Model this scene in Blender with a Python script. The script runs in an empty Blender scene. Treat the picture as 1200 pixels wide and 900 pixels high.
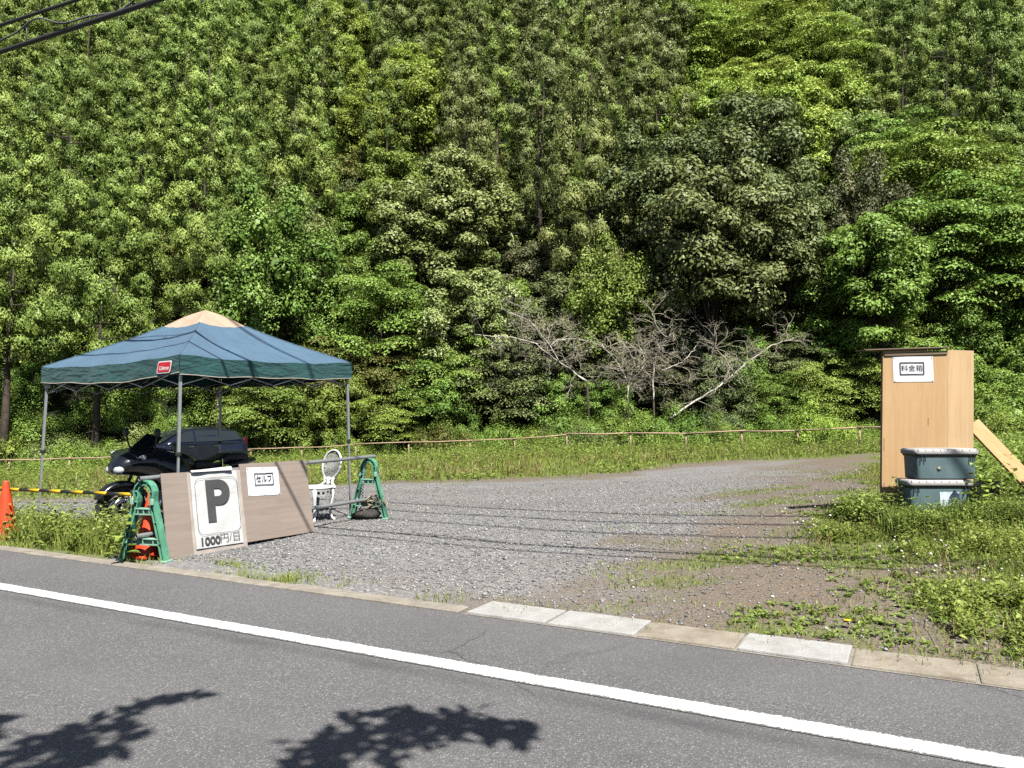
import bpy, bmesh, math, random
import numpy as np
from mathutils import Vector, Matrix, Euler

R = math.radians
random.seed(7)
rng = np.random.default_rng(11)
scene = bpy.context.scene
COL = scene.collection

# ------------------------------------------------------------------ camera, sky, sun, exposure
CAM_Z = 1.45
PITCH = R(2.54)
cam_d = bpy.data.cameras.new("camera")
cam_d.sensor_width = 36.0
cam_d.lens = 27.0
cam_d.clip_start = 0.05
cam_d.clip_end = 1000.0
cam = bpy.data.objects.new("camera", cam_d)
COL.objects.link(cam)
cam.location = (0, 0, CAM_Z)
cam.rotation_euler = (R(90) + PITCH, 0, 0)
scene.camera = cam

SUN_EL = R(57)
SUN_AZ = R(21)                      # behind the camera, slightly to its right
to_sun = Vector((math.sin(SUN_AZ) * math.cos(SUN_EL), -math.cos(SUN_AZ) * math.cos(SUN_EL), math.sin(SUN_EL)))
world = bpy.data.worlds.new("World")
scene.world = world
world.use_nodes = True
wn = world.node_tree.nodes
bg = wn["Background"]
sky = wn.new("ShaderNodeTexSky")
sky.sky_type = 'NISHITA'
sky.sun_disc = False
sky.sun_elevation = SUN_EL
sky.sun_rotation = math.pi - SUN_AZ
sky.air_density = 1.0
sky.dust_density = 1.2
world.node_tree.links.new(sky.outputs[0], bg.inputs[0])
bg.inputs[1].default_value = 0.05
sun_d = bpy.data.lights.new("sun", 'SUN')
sun_d.energy = 5.0
sun_d.angle = R(0.53)
sun_d.color = (1.0, 0.965, 0.90)
sun = bpy.data.objects.new("sun", sun_d)
COL.objects.link(sun)
sun.rotation_euler = to_sun.to_track_quat('Z', 'Y').to_euler()
sun.location = to_sun * 60
vs = scene.view_settings
vs.view_transform = 'Standard'
vs.look = 'None'
vs.gamma = 1.0
vs.use_curve_mapping = False
vs.exposure = 0.80
cy = scene.cycles
cy.max_bounces = 6
cy.diffuse_bounces = 0
cy.glossy_bounces = 2
cy.transmission_bounces = 4
cy.transparent_max_bounces = 6
cy.caustics_reflective = False
cy.caustics_refractive = False
cy.use_denoising = False
try:
    cy.denoiser = 'OPENIMAGEDENOISE'
    cy.denoising_input_passes = 'RGB_ALBEDO_NORMAL'
    cy.denoising_prefilter = 'ACCURATE'
except Exception:
    pass


# ------------------------------------------------------------------ helpers
def at(px, py, Y):
    """World point at depth Y on the sight line of a spot in the 1200 x 900 photograph."""
    u, v = (px - 600) / 900, (450 - py) / 900
    d = Vector((u, math.cos(PITCH) - v * math.sin(PITCH), math.sin(PITCH) + v * math.cos(PITCH)))
    return Vector((0, 0, CAM_Z)) + d * (Y / d.y)


def tag(o, label=None, cat=None, group=None, kind=None):
    if label: o["label"] = label
    if cat: o["category"] = cat
    if group: o["group"] = group
    if kind: o["kind"] = kind
    return o


def thing(name, label, cat, loc=(0, 0, 0), rz=0.0, group=None, rot=None):
    o = bpy.data.objects.new(name, None)
    COL.objects.link(o)
    o.empty_display_size = 0.2
    o.location = loc
    o.rotation_euler = rot if rot else (0, 0, rz)
    return tag(o, label, cat, group)


def link_mesh(name, me, material, parent=None):
    if material is not None:
        me.materials.append(material)
    o = bpy.data.objects.new(name, me)
    COL.objects.link(o)
    if parent is not None:
        o.parent = parent
    return o


def children_of(o):
    return [c for c in bpy.data.objects if c.parent is o]


def fast_mesh(name, V, F, smooth=False, tint=None):
    """mesh from a (n,3) vertex array and a (m,k) face array; tint = one value per face"""
    V = np.asarray(V, dtype=np.float32)
    F = np.asarray(F, dtype=np.int32)
    m, k = F.shape
    me = bpy.data.meshes.new(name)
    me.vertices.add(len(V))
    me.vertices.foreach_set("co", V.ravel())
    me.loops.add(m * k)
    me.loops.foreach_set("vertex_index", F.ravel())
    me.polygons.add(m)
    me.polygons.foreach_set("loop_start", np.arange(0, m * k, k, dtype=np.int32))
    me.polygons.foreach_set("loop_total", np.full(m, k, dtype=np.int32))
    if smooth:
        me.polygons.foreach_set("use_smooth", np.ones(m, dtype=bool))
    me.update(calc_edges=True)
    if tint is not None:
        a = me.attributes.new("tint", 'FLOAT', 'FACE')
        a.data.foreach_set("value", np.asarray(tint, dtype=np.float32))
    return me


class MB:
    """collects shapes into one mesh"""
    def __init__(self):
        self.bm = bmesh.new()

    def _add(self, verts, faces, M=None, smooth=False):
        vs_ = [self.bm.verts.new(M @ Vector(v) if M is not None else Vector(v)) for v in verts]
        out = []
        for f in faces:
            try:
                fc = self.bm.faces.new([vs_[i] for i in f])
                fc.smooth = smooth
                out.append(fc)
            except ValueError:
                pass
        return vs_, out

    def box(self, c, s, rot=(0, 0, 0), bevel=0.0, M=None, seg=1):
        x, y, z = s[0] / 2, s[1] / 2, s[2] / 2
        v = [(-x, -y, -z), (x, -y, -z), (x, y, -z), (-x, y, -z), (-x, -y, z), (x, -y, z), (x, y, z), (-x, y, z)]
        f = [(3, 2, 1, 0), (4, 5, 6, 7), (0, 1, 5, 4), (1, 2, 6, 5), (2, 3, 7, 6), (3, 0, 4, 7)]
        T = Matrix.Translation(c) @ Euler(rot).to_matrix().to_4x4()
        if M is not None: T = M @ T
        vs_, fs = self._add(v, f, T)
        if bevel > 0:
            es = list({e for fc in fs for e in fc.edges})
            bmesh.ops.bevel(self.bm, geom=es, offset=bevel, segments=seg, affect='EDGES', profile=0.6)
        return self

    def tube(self, pts, r, n=10, cap=True, M=None, smooth=True):
        pts = [Vector(p) for p in pts]
        rs = r if isinstance(r, (list, tuple)) else [r] * len(pts)
        rings = []
        t0 = (pts[1] - pts[0]).normalized()
        ref = Vector((0, 0, 1)) if abs(t0.z) < 0.9 else Vector((1, 0, 0))
        a = t0.cross(ref).normalized()
        for i, p in enumerate(pts):
            if i == 0: t = pts[1] - pts[0]
            elif i == len(pts) - 1: t = pts[-1] - pts[-2]
            else: t = (pts[i + 1] - pts[i]).normalized() + (pts[i] - pts[i - 1]).normalized()
            t = t.normalized()
            a = (a - t * a.dot(t))
            a = a.normalized() if a.length > 1e-6 else t.orthogonal().normalized()
            b = t.cross(a)
            rings.append([p + (a * math.cos(2 * math.pi * k / n) + b * math.sin(2 * math.pi * k / n)) * rs[i] for k in range(n)])
        return self.loft(rings, cap=cap, M=M, smooth=smooth)

    def loft(self, rings, cap=True, M=None, smooth=True, closed=True):
        n = len(rings[0])
        v = [p for ring in rings for p in ring]
        f = []
        for i in range(len(rings) - 1):
            for k in range(n if closed else n - 1):
                k2 = (k + 1) % n
                f.append((i * n + k, i * n + k2, (i + 1) * n + k2, (i + 1) * n + k))
        vs_, fs = self._add(v, f, M, smooth)
        if cap and closed:
            for idx, rev in ((range(n), True), (range((len(rings) - 1) * n, len(rings) * n), False)):
                try:
                    self.bm.faces.new([vs_[i] for i in (reversed(idx) if rev else idx)])
                except ValueError:
                    pass
        return self

    def lathe(self, prof, n=20, M=None, smooth=True, cap=True):
        rings = [[(r * math.cos(2 * math.pi * k / n), r * math.sin(2 * math.pi * k / n), z) for k in range(n)] for r, z in prof]
        return self.loft(rings, cap=cap, M=M, smooth=smooth)

    def prism(self, poly, d, M=None, bevel=0.0, smooth=False):
        """polygon in local xz, thickness d along y (centred)"""
        n = len(poly)
        v = [(x, -d / 2, z) for x, z in poly] + [(x, d / 2, z) for x, z in poly]
        f = [tuple(range(n)), tuple(range(2 * n - 1, n - 1, -1))]
        f += [(i, i + n, (i + 1) % n + n, (i + 1) % n) for i in range(n)]
        vs_, fs = self._add(v, f, M, smooth)
        if bevel > 0:
            es = [e for fc in fs[:2] for e in fc.edges]
            bmesh.ops.bevel(self.bm, geom=list(set(es)), offset=bevel, segments=2, affect='EDGES', profile=0.6)
        return self

    def ball(self, c, r, n=12, m=8, sc=(1, 1, 1), M=None):
        prof = [(max(1e-4, math.sin(math.pi * i / m)) , -math.cos(math.pi * i / m)) for i in range(m + 1)]
        T = Matrix.Translation(c) @ Matrix.Diagonal((r * sc[0], r * sc[1], r * sc[2], 1))
        if M is not None: T = M @ T
        return self.lathe(prof, n, T)

    def quad(self, pts, M=None):
        self._add(pts, [tuple(range(len(pts)))], M)
        return self

    def build(self, name, material, parent=None, normals=True):
        if normals:
            bmesh.ops.recalc_face_normals(self.bm, faces=self.bm.faces)
        me = bpy.data.meshes.new(name)
        self.bm.to_mesh(me)
        self.bm.free()
        return link_mesh(name, me, material, parent)


def text_mesh(name, body, size, material, parent, M, offset=0.0, extrude=0.0006, sx=1.0, shear=0.0, align='CENTER', target_w=None):
    """lettering, real flat geometry lying in the local xz plane of parent, facing -y"""
    cu = bpy.data.curves.new(name, 'FONT')
    cu.body = body
    cu.size = size
    cu.offset = offset
    cu.extrude = extrude
    cu.shear = shear
    cu.align_x = align
    cu.align_y = 'CENTER'
    tmp = bpy.data.objects.new(name + "_tmp", cu)
    COL.objects.link(tmp)
    dg = bpy.context.evaluated_depsgraph_get()
    me = bpy.data.meshes.new_from_object(tmp.evaluated_get(dg))
    bpy.data.objects.remove(tmp)
    me.materials.clear()
    me.name = name
    xs = [v.co.x for v in me.vertices]
    if target_w and xs:
        sx = target_w / (max(xs) - min(xs))
    me.transform(Matrix.Diagonal((sx, 1, 1, 1)))
    me.transform(Matrix.Rotation(R(90), 4, 'X'))
    me.transform(M)
    return link_mesh(name, me, material, parent)


# ------------------------------------------------------------------ materials
def new_mat(name):
    m = bpy.data.materials.new(name)
    m.use_nodes = True
    nt = m.node_tree
    return m, nt, nt.nodes["Principled BSDF"]


def N(nt, t, **kw):
    n = nt.nodes.new(t)
    for k, v in kw.items():
        setattr(n, k, v)
    return n


def ramp(nt, fac, stops, interp='LINEAR'):
    r = N(nt, "ShaderNodeValToRGB")
    r.color_ramp.interpolation = interp
    els = r.color_ramp.elements
    while len(els) < len(stops): els.new(0.5)
    for e, (p, c) in zip(els, stops):
        e.position = p
        e.color = (*c, 1) if len(c) == 3 else c
    nt.links.new(fac, r.inputs[0])
    return r.outputs[0]


def noise(nt, scale, detail=4, rough=0.55, vec=None, dist=0.0):
    n = N(nt, "ShaderNodeTexNoise")
    n.inputs["Scale"].default_value = scale
    n.inputs["Detail"].default_value = detail
    n.inputs["Roughness"].default_value = rough
    n.inputs["Distortion"].default_value = dist
    if vec is not None: nt.links.new(vec, n.inputs["Vector"])
    return n.outputs["Fac"]


def mix(nt, fac, a, b, mode='MIX'):
    m = N(nt, "ShaderNodeMix", data_type='RGBA', blend_type=mode)
    for sock, v in ((m.inputs[0], fac), (m.inputs[6], a), (m.inputs[7], b)):
        if isinstance(v, (int, float)): sock.default_value = v
        elif isinstance(v, tuple): sock.default_value = (*v, 1)
        else: nt.links.new(v, sock)
    return m.outputs[2]


def math_n(nt, op, a, b=None):
    m = N(nt, "ShaderNodeMath", operation=op)
    for s, v in zip(m.inputs, (a, b)):
        if v is None: continue
        if isinstance(v, (int, float)): s.default_value = v
        else: nt.links.new(v, s)
    return m.outputs[0]


def bump(nt, h, strength, dist, bsdf):
    b = N(nt, "ShaderNodeBump")
    b.inputs["Strength"].default_value = strength
    b.inputs["Distance"].default_value = dist
    nt.links.new(h, b.inputs["Height"])
    nt.links.new(b.outputs[0], bsdf.inputs["Normal"])


def coords(nt):
    return N(nt, "ShaderNodeTexCoord").outputs["Object"]


def simple(name, c, rough=0.6, var=0.18, scale=6.0, metal=0.0, dirt=None, dirt_amt=0.5, bmp=0.0, bscale=60, spec=0.5, coat=0.0):
    """plain coloured surface with uneven wear"""
    m, nt, b = new_mat(name)
    co = coords(nt)
    n1 = noise(nt, scale, 6, 0.6, co)
    lo = tuple(max(0, x * (1 - var)) for x in c)
    hi = tuple(min(1, x * (1 + var)) for x in c)
    col = ramp(nt, n1, [(0.3, lo), (0.7, hi)])
    if dirt:
        d = noise(nt, scale * 2.7, 8, 0.7, co, 0.6)
        f = ramp(nt, d, [(0.5, (0, 0, 0)), (0.72, (dirt_amt,) * 3)])
        col = mix(nt, f, col, dirt)
    nt.links.new(col, b.inputs["Base Color"])
    b.inputs["Roughness"].default_value = rough
    b.inputs["Metallic"].default_value = metal
    b.inputs["Specular IOR Level"].default_value = spec
    b.inputs["Coat Weight"].default_value = coat
    if bmp > 0:
        bump(nt, noise(nt, bscale, 4, 0.6, co), bmp, 0.01, b)
    return m


def leaf_mat(name, dark, mid, light, trans=0.3, gloss=0.35, hue_var=0.03, val_var=0.3):
    m, nt, b = new_mat(name)
    at_ = N(nt, "ShaderNodeAttribute", attribute_name="tint")
    oi = N(nt, "ShaderNodeObjectInfo")
    col = ramp(nt, at_.outputs["Fac"], [(0.0, dark), (0.5, mid), (1.0, light)])
    hs = N(nt, "ShaderNodeHueSaturation")
    nt.links.new(col, hs.inputs["Color"])
    h = math_n(nt, 'ADD', math_n(nt, 'MULTIPLY', oi.outputs["Random"], hue_var), 0.5 - hue_var / 2)
    nt.links.new(h, hs.inputs["Hue"])
    r2 = math_n(nt, 'FRACT', math_n(nt, 'MULTIPLY', oi.outputs["Random"], 17.31))
    v = math_n(nt, 'ADD', math_n(nt, 'MULTIPLY', r2, val_var), 1 - val_var / 2)
    nt.links.new(v, hs.inputs["Value"])
    nt.links.new(hs.outputs[0], b.inputs["Base Color"])
    b.inputs["Roughness"].default_value = 0.5
    b.inputs["Specular IOR Level"].default_value = gloss
    tr = N(nt, "ShaderNodeBsdfTranslucent")
    t2 = mix(nt, 0.35, hs.outputs[0], (0.20, 0.28, 0.03))
    nt.links.new(t2, tr.inputs["Color"])
    mx = N(nt, "ShaderNodeMixShader")
    mx.inputs[0].default_value = trans
    nt.links.new(b.outputs[0], mx.inputs[1])
    nt.links.new(tr.outputs[0], mx.inputs[2])
    nt.links.new(mx.outputs[0], nt.nodes["Material Output"].inputs[0])
    return m


def wood_mat(name, c, c2, scale=1.0, axis='Z', rough=0.7, knots=True):
    m, nt, b = new_mat(name)
    co = coords(nt)
    mp = N(nt, "ShaderNodeMapping")
    s = {'X': (0.6, 9, 9), 'Y': (9, 0.6, 9), 'Z': (9, 9, 0.6)}[axis]
    mp.inputs["Scale"].default_value = tuple(v * scale for v in s)
    nt.links.new(co, mp.inputs["Vector"])
    g = noise(nt, 2.2, 8, 0.65, mp.outputs[0], 1.2)
    col = ramp(nt, g, [(0.3, c2), (0.62, c)])
    big = noise(nt, 1.6, 3, 0.5, co)
    col = mix(nt, ramp(nt, big, [(0.35, (0, 0, 0)), (0.75, (0.35,) * 3)]), col, tuple(min(1, v * 1.25) for v in c))
    if knots:
        st = noise(nt, 14, 6, 0.7, co)
        col = mix(nt, ramp(nt, st, [(0.66, (0, 0, 0)), (0.8, (0.5,) * 3)]), col, tuple(v * 0.5 for v in c2))
    ws = noise(nt, 2.6, 7, 0.72, mp.outputs[0], 0.8)
    col = mix(nt, ramp(nt, ws, [(0.56, (0, 0, 0)), (0.72, (0.4,) * 3)]), col, tuple(v * 0.62 for v in c2))
    nt.links.new(col, b.inputs["Base Color"])
    b.inputs["Roughness"].default_value = rough
    bump(nt, g, 0.15, 0.004, b)
    return m


M = {}
M['cedar'] = leaf_mat('cedar_foliage', (0.142, 0.215, 0.042), (0.275, 0.395, 0.076), (0.46, 0.575, 0.135), trans=0.07, hue_var=0.02, val_var=0.42)
M['cedar_brown'] = leaf_mat('cedar_foliage_brownish', (0.138, 0.175, 0.045), (0.25, 0.302, 0.085), (0.38, 0.42, 0.14), trans=0.07, hue_var=0.03)
M['bright'] = leaf_mat('young_leaf', (0.225, 0.32, 0.040), (0.39, 0.525, 0.078), (0.56, 0.69, 0.15), trans=0.25)
M['mid'] = leaf_mat('broad_leaf', (0.125, 0.205, 0.032), (0.235, 0.365, 0.060), (0.38, 0.53, 0.115), trans=0.2)
M['grey'] = leaf_mat('evergreen_leaf', (0.105, 0.138, 0.042), (0.195, 0.245, 0.082), (0.33, 0.38, 0.16), trans=0.15, gloss=0.3)
M['pale'] = leaf_mat('pale_leaf', (0.16, 0.22, 0.055), (0.30, 0.39, 0.11), (0.55, 0.62, 0.28), trans=0.2)
M['olive'] = leaf_mat('olive_leaf', (0.10, 0.12, 0.024), (0.19, 0.22, 0.05), (0.30, 0.32, 0.085), trans=0.2)
M['dull'] = leaf_mat('dull_brown_leaf', (0.085, 0.098, 0.040), (0.155, 0.17, 0.075), (0.25, 0.26, 0.12), trans=0.15)
M['shrub'] = leaf_mat('shrub_leaf', (0.145, 0.23, 0.034), (0.275, 0.415, 0.066), (0.42, 0.575, 0.13), trans=0.2)
M['grass'] = leaf_mat('grass_blade', (0.21, 0.275, 0.05), (0.345, 0.43, 0.085), (0.52, 0.58, 0.17), trans=0.45, hue_var=0.0, val_var=0.0)
M['weed'] = leaf_mat('weed_leaf', (0.135, 0.20, 0.034), (0.25, 0.35, 0.066), (0.41, 0.49, 0.13), trans=0.33, hue_var=0.0, val_var=0.0)
M['dry'] = leaf_mat('dry_grass', (0.16, 0.10, 0.045), (0.26, 0.18, 0.08), (0.38, 0.29, 0.14), trans=0.2, hue_var=0.0, val_var=0.0)
M['flower'] = simple('clover_flower', (0.62, 0.60, 0.50), 0.7)
M['yellow_flower'] = simple('dandelion_petal', (0.75, 0.52, 0.01), 0.6)
M['bark'] = simple('bark', (0.065, 0.050, 0.036), 0.9, 0.45, 5, bmp=0.8, bscale=14)
M['bark_pale'] = simple('bare_wood', (0.55, 0.51, 0.42), 0.85, 0.5, 4, bmp=0.9, bscale=30)
M['twig'] = simple('twig', (0.42, 0.38, 0.28), 0.9, 0.3, 3)
M['ply_old'] = wood_mat('weathered_plywood', (0.30, 0.245, 0.205), (0.235, 0.19, 0.158), 0.8, 'X', 0.8)
M['ply_new'] = wood_mat('plywood', (0.53, 0.345, 0.175), (0.45, 0.28, 0.13), 0.7, 'Z', 0.6)
M['ply_pale'] = wood_mat('pale_plywood', (0.58, 0.40, 0.22), (0.50, 0.335, 0.17), 0.7, 'Z', 0.6)
M['ply_edge'] = simple('plywood_edge', (0.2, 0.13, 0.07), 0.9, 0.3, 30)
M['plank'] = wood_mat('plank', (0.64, 0.39, 0.18), (0.47, 0.26, 0.10), 1.6, 'X', 0.7, False)
M['rail'] = wood_mat('fence_wood', (0.44, 0.31, 0.20), (0.29, 0.195, 0.12), 1.0, 'X', 0.8)
M['roof_board'] = wood_mat('roof_board', (0.20, 0.15, 0.10), (0.11, 0.08, 0.05), 1, 'X', 0.9)
M['paper'] = simple('paper', (0.72, 0.73, 0.76), 0.7, 0.03, 4, bmp=0.25, bscale=9)
M['vinyl'] = simple('white_vinyl', (0.585, 0.58, 0.57), 0.35, 0.10, 5, bmp=0.5, bscale=11)
M['sleeve'] = simple('cloudy_sleeve', (0.43, 0.375, 0.335), 0.3, 0.15, 6, bmp=0.4, bscale=12)
M['ink'] = simple('printed_ink', (0.045, 0.047, 0.055), 0.6, 0.1)
M['ink_grey'] = simple('printed_grey', (0.068, 0.066, 0.068), 0.55, 0.15)
M['galv'] = simple('galvanised_pipe', (0.36, 0.37, 0.37), 0.42, 0.15, 20, metal=0.55, dirt=(0.16, 0.12, 0.08), dirt_amt=0.3)
M['tent_blue'] = None
M['leg'] = simple('tent_leg_paint', (0.34, 0.36, 0.37), 0.4, 0.08, 20, metal=0.4)
M['black_plastic'] = simple('black_plastic', (0.018, 0.018, 0.02), 0.5, 0.3, 20)
M['barrier'] = simple('barricade_green', (0.125, 0.37, 0.235), 0.5, 0.25, 7, dirt=(0.03, 0.05, 0.035), dirt_amt=0.55, bmp=0.1)
M['barrier_pale'] = simple('barricade_faded_green', (0.26, 0.47, 0.35), 0.6, 0.2, 9, dirt=(0.10, 0.15, 0.11), dirt_amt=0.5)
M['cone'] = simple('cone_orange', (0.74, 0.075, 0.022), 0.5, 0.16, 6, dirt=(0.30, 0.06, 0.03), dirt_amt=0.6)
M['yellow'] = simple('yellow_paint', (0.72, 0.44, 0.01), 0.5, 0.1, 8, dirt=(0.3, 0.2, 0.05), dirt_amt=0.4)
M['white_iron'] = simple('white_cast_metal', (0.78, 0.78, 0.76), 0.45, 0.05, 14, dirt=(0.42, 0.39, 0.33), dirt_amt=0.3)
M['tub'] = simple('green_grey_tub', (0.125, 0.19, 0.205), 0.5, 0.16, 4, dirt=(0.21, 0.235, 0.215), dirt_amt=0.6)
M['lid'] = simple('grey_lid', (0.44, 0.42, 0.405), 0.5, 0.08, 6, dirt=(0.30, 0.27, 0.24), dirt_amt=0.4)
M['sticker'] = simple('sticker', (0.55, 0.66, 0.74), 0.5, 0.4, 18, dirt=(0.18, 0.2, 0.2), dirt_amt=0.8)
M['rope'] = simple('rope', (0.36, 0.31, 0.22), 0.9, 0.3, 40)
M['chain_grey'] = simple('grey_chain', (0.42, 0.43, 0.43), 0.5, 0.2, 40)
M['bag'] = simple('black_weight_bag', (0.022, 0.021, 0.019), 0.8, 0.5, 12, dirt=(0.12, 0.095, 0.06), dirt_amt=0.8, bmp=0.4)
M['car'] = simple('dark_navy_paint', (0.010, 0.012, 0.026), 0.16, 0.1, 2, coat=0.6)
M['glass'] = simple('dark_glass', (0.022, 0.028, 0.030), 0.03, 0.1, 2, spec=0.8)
M['lamp'] = simple('lamp_glass', (0.50, 0.54, 0.58), 0.12, 0.2, 12, spec=0.8)
M['chrome'] = simple('chrome', (0.6, 0.6, 0.6), 0.15, 0.05, 5, metal=1.0)
M['tyre'] = simple('tyre_rubber', (0.018, 0.018, 0.018), 0.85, 0.2, 20, bmp=0.3)
M['alloy'] = simple('alloy', (0.33, 0.34, 0.35), 0.3, 0.1, 9, metal=0.8)
M['red_lamp'] = simple('red_lamp', (0.07, 0.006, 0.008), 0.2, 0.1)
M['seat'] = simple('seat_vinyl', (0.014, 0.016, 0.02), 0.55, 0.1, 30, bmp=0.1)
M['bike'] = simple('bike_black_paint', (0.010, 0.012, 0.018), 0.22, 0.2, 3, coat=0.5)
M['screen'] = simple('smoked_screen', (0.012, 0.022, 0.022), 0.08, 0.1, 2, spec=0.7)
M['engine'] = simple('engine_metal', (0.06, 0.06, 0.065), 0.4, 0.5, 20, metal=0.7)
M['cable'] = simple('cable_rubber', (0.03, 0.03, 0.033), 0.7, 0.2, 10)
M['cable_grey'] = simple('grey_cable', (0.14, 0.14, 0.15), 0.6, 0.2, 10)
M['logo_red'] = simple('logo_red', (0.62, 0.025, 0.04), 0.5, 0.06)
M['logo_white'] = simple('logo_white', (0.8, 0.78, 0.78), 0.6, 0.03)
M['stone'] = None


def fabric(name, c, c_dust, scale=3):
    m, nt, b = new_mat(name)
    co = coords(nt)
    n1 = noise(nt, scale, 5, 0.6, co)
    col = ramp(nt, n1, [(0.3, tuple(v * 0.88 for v in c)), (0.72, tuple(v * 1.1 for v in c))])
    st = noise(nt, 1.1, 6, 0.7, co, 1.5)
    col = mix(nt, ramp(nt, st, [(0.52, (0, 0, 0)), (0.75, (0.4,) * 3)]), col, c_dust)
    nt.links.new(col, b.inputs["Base Color"])
    b.inputs["Roughness"].default_value = 0.65
    b.inputs["Sheen Weight"].default_value = 0.15
    wr = N(nt, "ShaderNodeMapping")
    wr.inputs["Scale"].default_value = (2, 2, 7)
    nt.links.new(co, wr.inputs["Vector"])
    bump(nt, noise(nt, 1.9, 5, 0.55, wr.outputs[0], 0.6), 0.6, 0.07, b)
    tr = N(nt, "ShaderNodeBsdfTranslucent")
    nt.links.new(col, tr.inputs["Color"])
    mx = N(nt, "ShaderNodeMixShader")
    mx.inputs[0].default_value = 0.07
    nt.links.new(b.outputs[0], mx.inputs[1])
    nt.links.new(tr.outputs[0], mx.inputs[2])
    nt.links.new(mx.outputs[0], nt.nodes["Material Output"].inputs[0])
    return m


M['tent_blue'] = fabric('canopy_blue', (0.075, 0.145, 0.22), (0.12, 0.18, 0.24))
M['tent_green'] = fabric('canopy_green', (0.017, 0.085, 0.085), (0.05, 0.12, 0.12))
M['tent_tan'] = fabric('canopy_tan', (0.52, 0.35, 0.25), (0.5, 0.38, 0.28))

# ------------------------------------------------------------------ terrain height
E0 = Vector((-0.35, 5.75, 0))           # a point on the edge of the asphalt
UR = Vector((0.887, -0.462, 0))         # along the road
NR = Vector((0.462, 0.887, 0))          # away from the road, into the lot
_cp = []
for p in (-11, -7.5, -4, -1, 1.5, 4.5, 8, 12):
    q = E0 + UR * p + NR * 0.45
    _cp.append((q.x, q.y, 0.0))
_cp += [(-3.6, 7.7, 0.04), (-1.9, 10.4, 0.09), (4.6, 8.6, 0.38), (4.6, 8.1, 0.37), (7.0, 8.0, 0.46), (0.5, 9.3, 0.10), (2.6, 7.6, 0.17),
        (-5.3, 8.7, 0.02), (0.5, 13, 0.10), (-2.5, 17.5, 0.0), (1.5, 20, -0.02), (7, 24, 0.12), (6, 15, 0.30), (-8, 16, -0.25),
        (-14, 19, -0.55), (-12, 28, -0.36), (-20, 30, -0.95), (-15.5, 32, -0.80), (-10.5, 33, -0.60), (-4.4, 33, -0.38), (2.4, 33, -0.01),
        (7.1, 32, 0.08), (12.9, 29, 0.30), (18, 27, 0.45), (14, 14, 0.7), (9, 10, 0.55), (-24, 20, -0.8)]
_cp = np.array(_cp, dtype=float)


def _phi(r2):
    return np.where(r2 < 1e-12, 0.0, 0.5 * r2 * np.log(np.maximum(r2, 1e-12)))


_n = len(_cp)
_K = _phi((_cp[:, None, 0] - _cp[None, :, 0]) ** 2 + (_cp[:, None, 1] - _cp[None, :, 1]) ** 2) + np.eye(_n) * 0.4
_P = np.c_[np.ones(_n), _cp[:, :2]]
_A = np.block([[_K, _P], [_P.T, np.zeros((3, 3))]])
_w = np.linalg.solve(_A, np.r_[_cp[:, 2], np.zeros(3)])


def _hash(ix, iy, s):
    h = (ix.astype(np.int64) * 374761393 + iy.astype(np.int64) * 668265263 + s * 974634541) & 0x7fffffff
    h = ((h ^ (h >> 13)) * 1274126177) & 0x7fffffff
    return ((h ^ (h >> 16)) & 0xffff) / 65535.0


def vnoise(x, y, s=0):
    x, y = np.asarray(x, float), np.asarray(y, float)
    ix, iy = np.floor(x), np.floor(y)
    fx, fy = x - ix, y - iy
    fx, fy = fx * fx * (3 - 2 * fx), fy * fy * (3 - 2 * fy)
    a, b = _hash(ix, iy, s), _hash(ix + 1, iy, s)
    c, d = _hash(ix, iy + 1, s), _hash(ix + 1, iy + 1, s)
    return (a * (1 - fx) + b * fx) * (1 - fy) + (c * (1 - fx) + d * fx) * fy


def fbm(x, y, s=0, o=4):
    t, amp, tot = 0, 1.0, 0
    for k in range(o):
        t = t + amp * vnoise(np.asarray(x) * 2 ** k, np.asarray(y) * 2 ** k, s + k)
        tot += amp
        amp *= 0.55
    return t / tot


def road_off(x, y):
    return (np.asarray(x) - E0.x) * NR.x + (np.asarray(y) - E0.y) * NR.y


HILL_Y = 37.5


def gz_arr(x, y):
    x, y = np.asarray(x, float), np.asarray(y, float)
    sh = x.shape
    xf, yf = np.clip(x.ravel(), -26, 22), np.clip(y.ravel(), 2, 34)
    out = np.zeros(xf.shape)
    for i in range(0, len(xf), 20000):
        a, b = xf[i:i + 20000], yf[i:i + 20000]
        r2 = (a[:, None] - _cp[None, :, 0]) ** 2 + (b[:, None] - _cp[None, :, 1]) ** 2
        out[i:i + 20000] = _phi(r2) @ _w[:_n] + _w[_n] + _w[_n + 1] * a + _w[_n + 2] * b
    z = np.clip(out.reshape(sh), -1.2, 0.9)
    z = z + 0.035 * (fbm(x * 0.8, y * 0.8, 3) - 0.5)
    o = road_off(x, y)
    p = (x - E0.x) * UR.x + (y - E0.y) * UR.y
    th = np.where(p < 0, 0.165, 0.37)
    z = np.where(o < th, -0.02, np.where(o < th + 0.5, 0.004 + (z - 0.004) * np.clip((o - th) / 0.5, 0, 1), z))
    t = np.maximum(0, y - HILL_Y + 2.0 * (fbm(x * 0.08, x * 0 + 3.3, 9, 2) - 0.5))
    hill = 0.80 * t - 0.9 * np.clip(t / 3, 0, 1) * np.exp(-t / 5) + 2.5 * (fbm(x * 0.06, y * 0.06, 21, 3) - 0.5) * np.clip(t / 12, 0, 1)
    z = z + np.minimum(hill, 75)
    # ground beyond the far side of the road, behind the camera
    z = np.where(o < -7.5, -0.05 + np.clip((-7.5 - o) * 0.2, 0, 1.2), z)
    return z


def gz(x, y):
    return float(gz_arr(np.array([float(x)]), np.array([float(y)]))[0])


def gp(x, y, dz=0.0):
    return Vector((x, y, gz(x, y) + dz))

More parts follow.
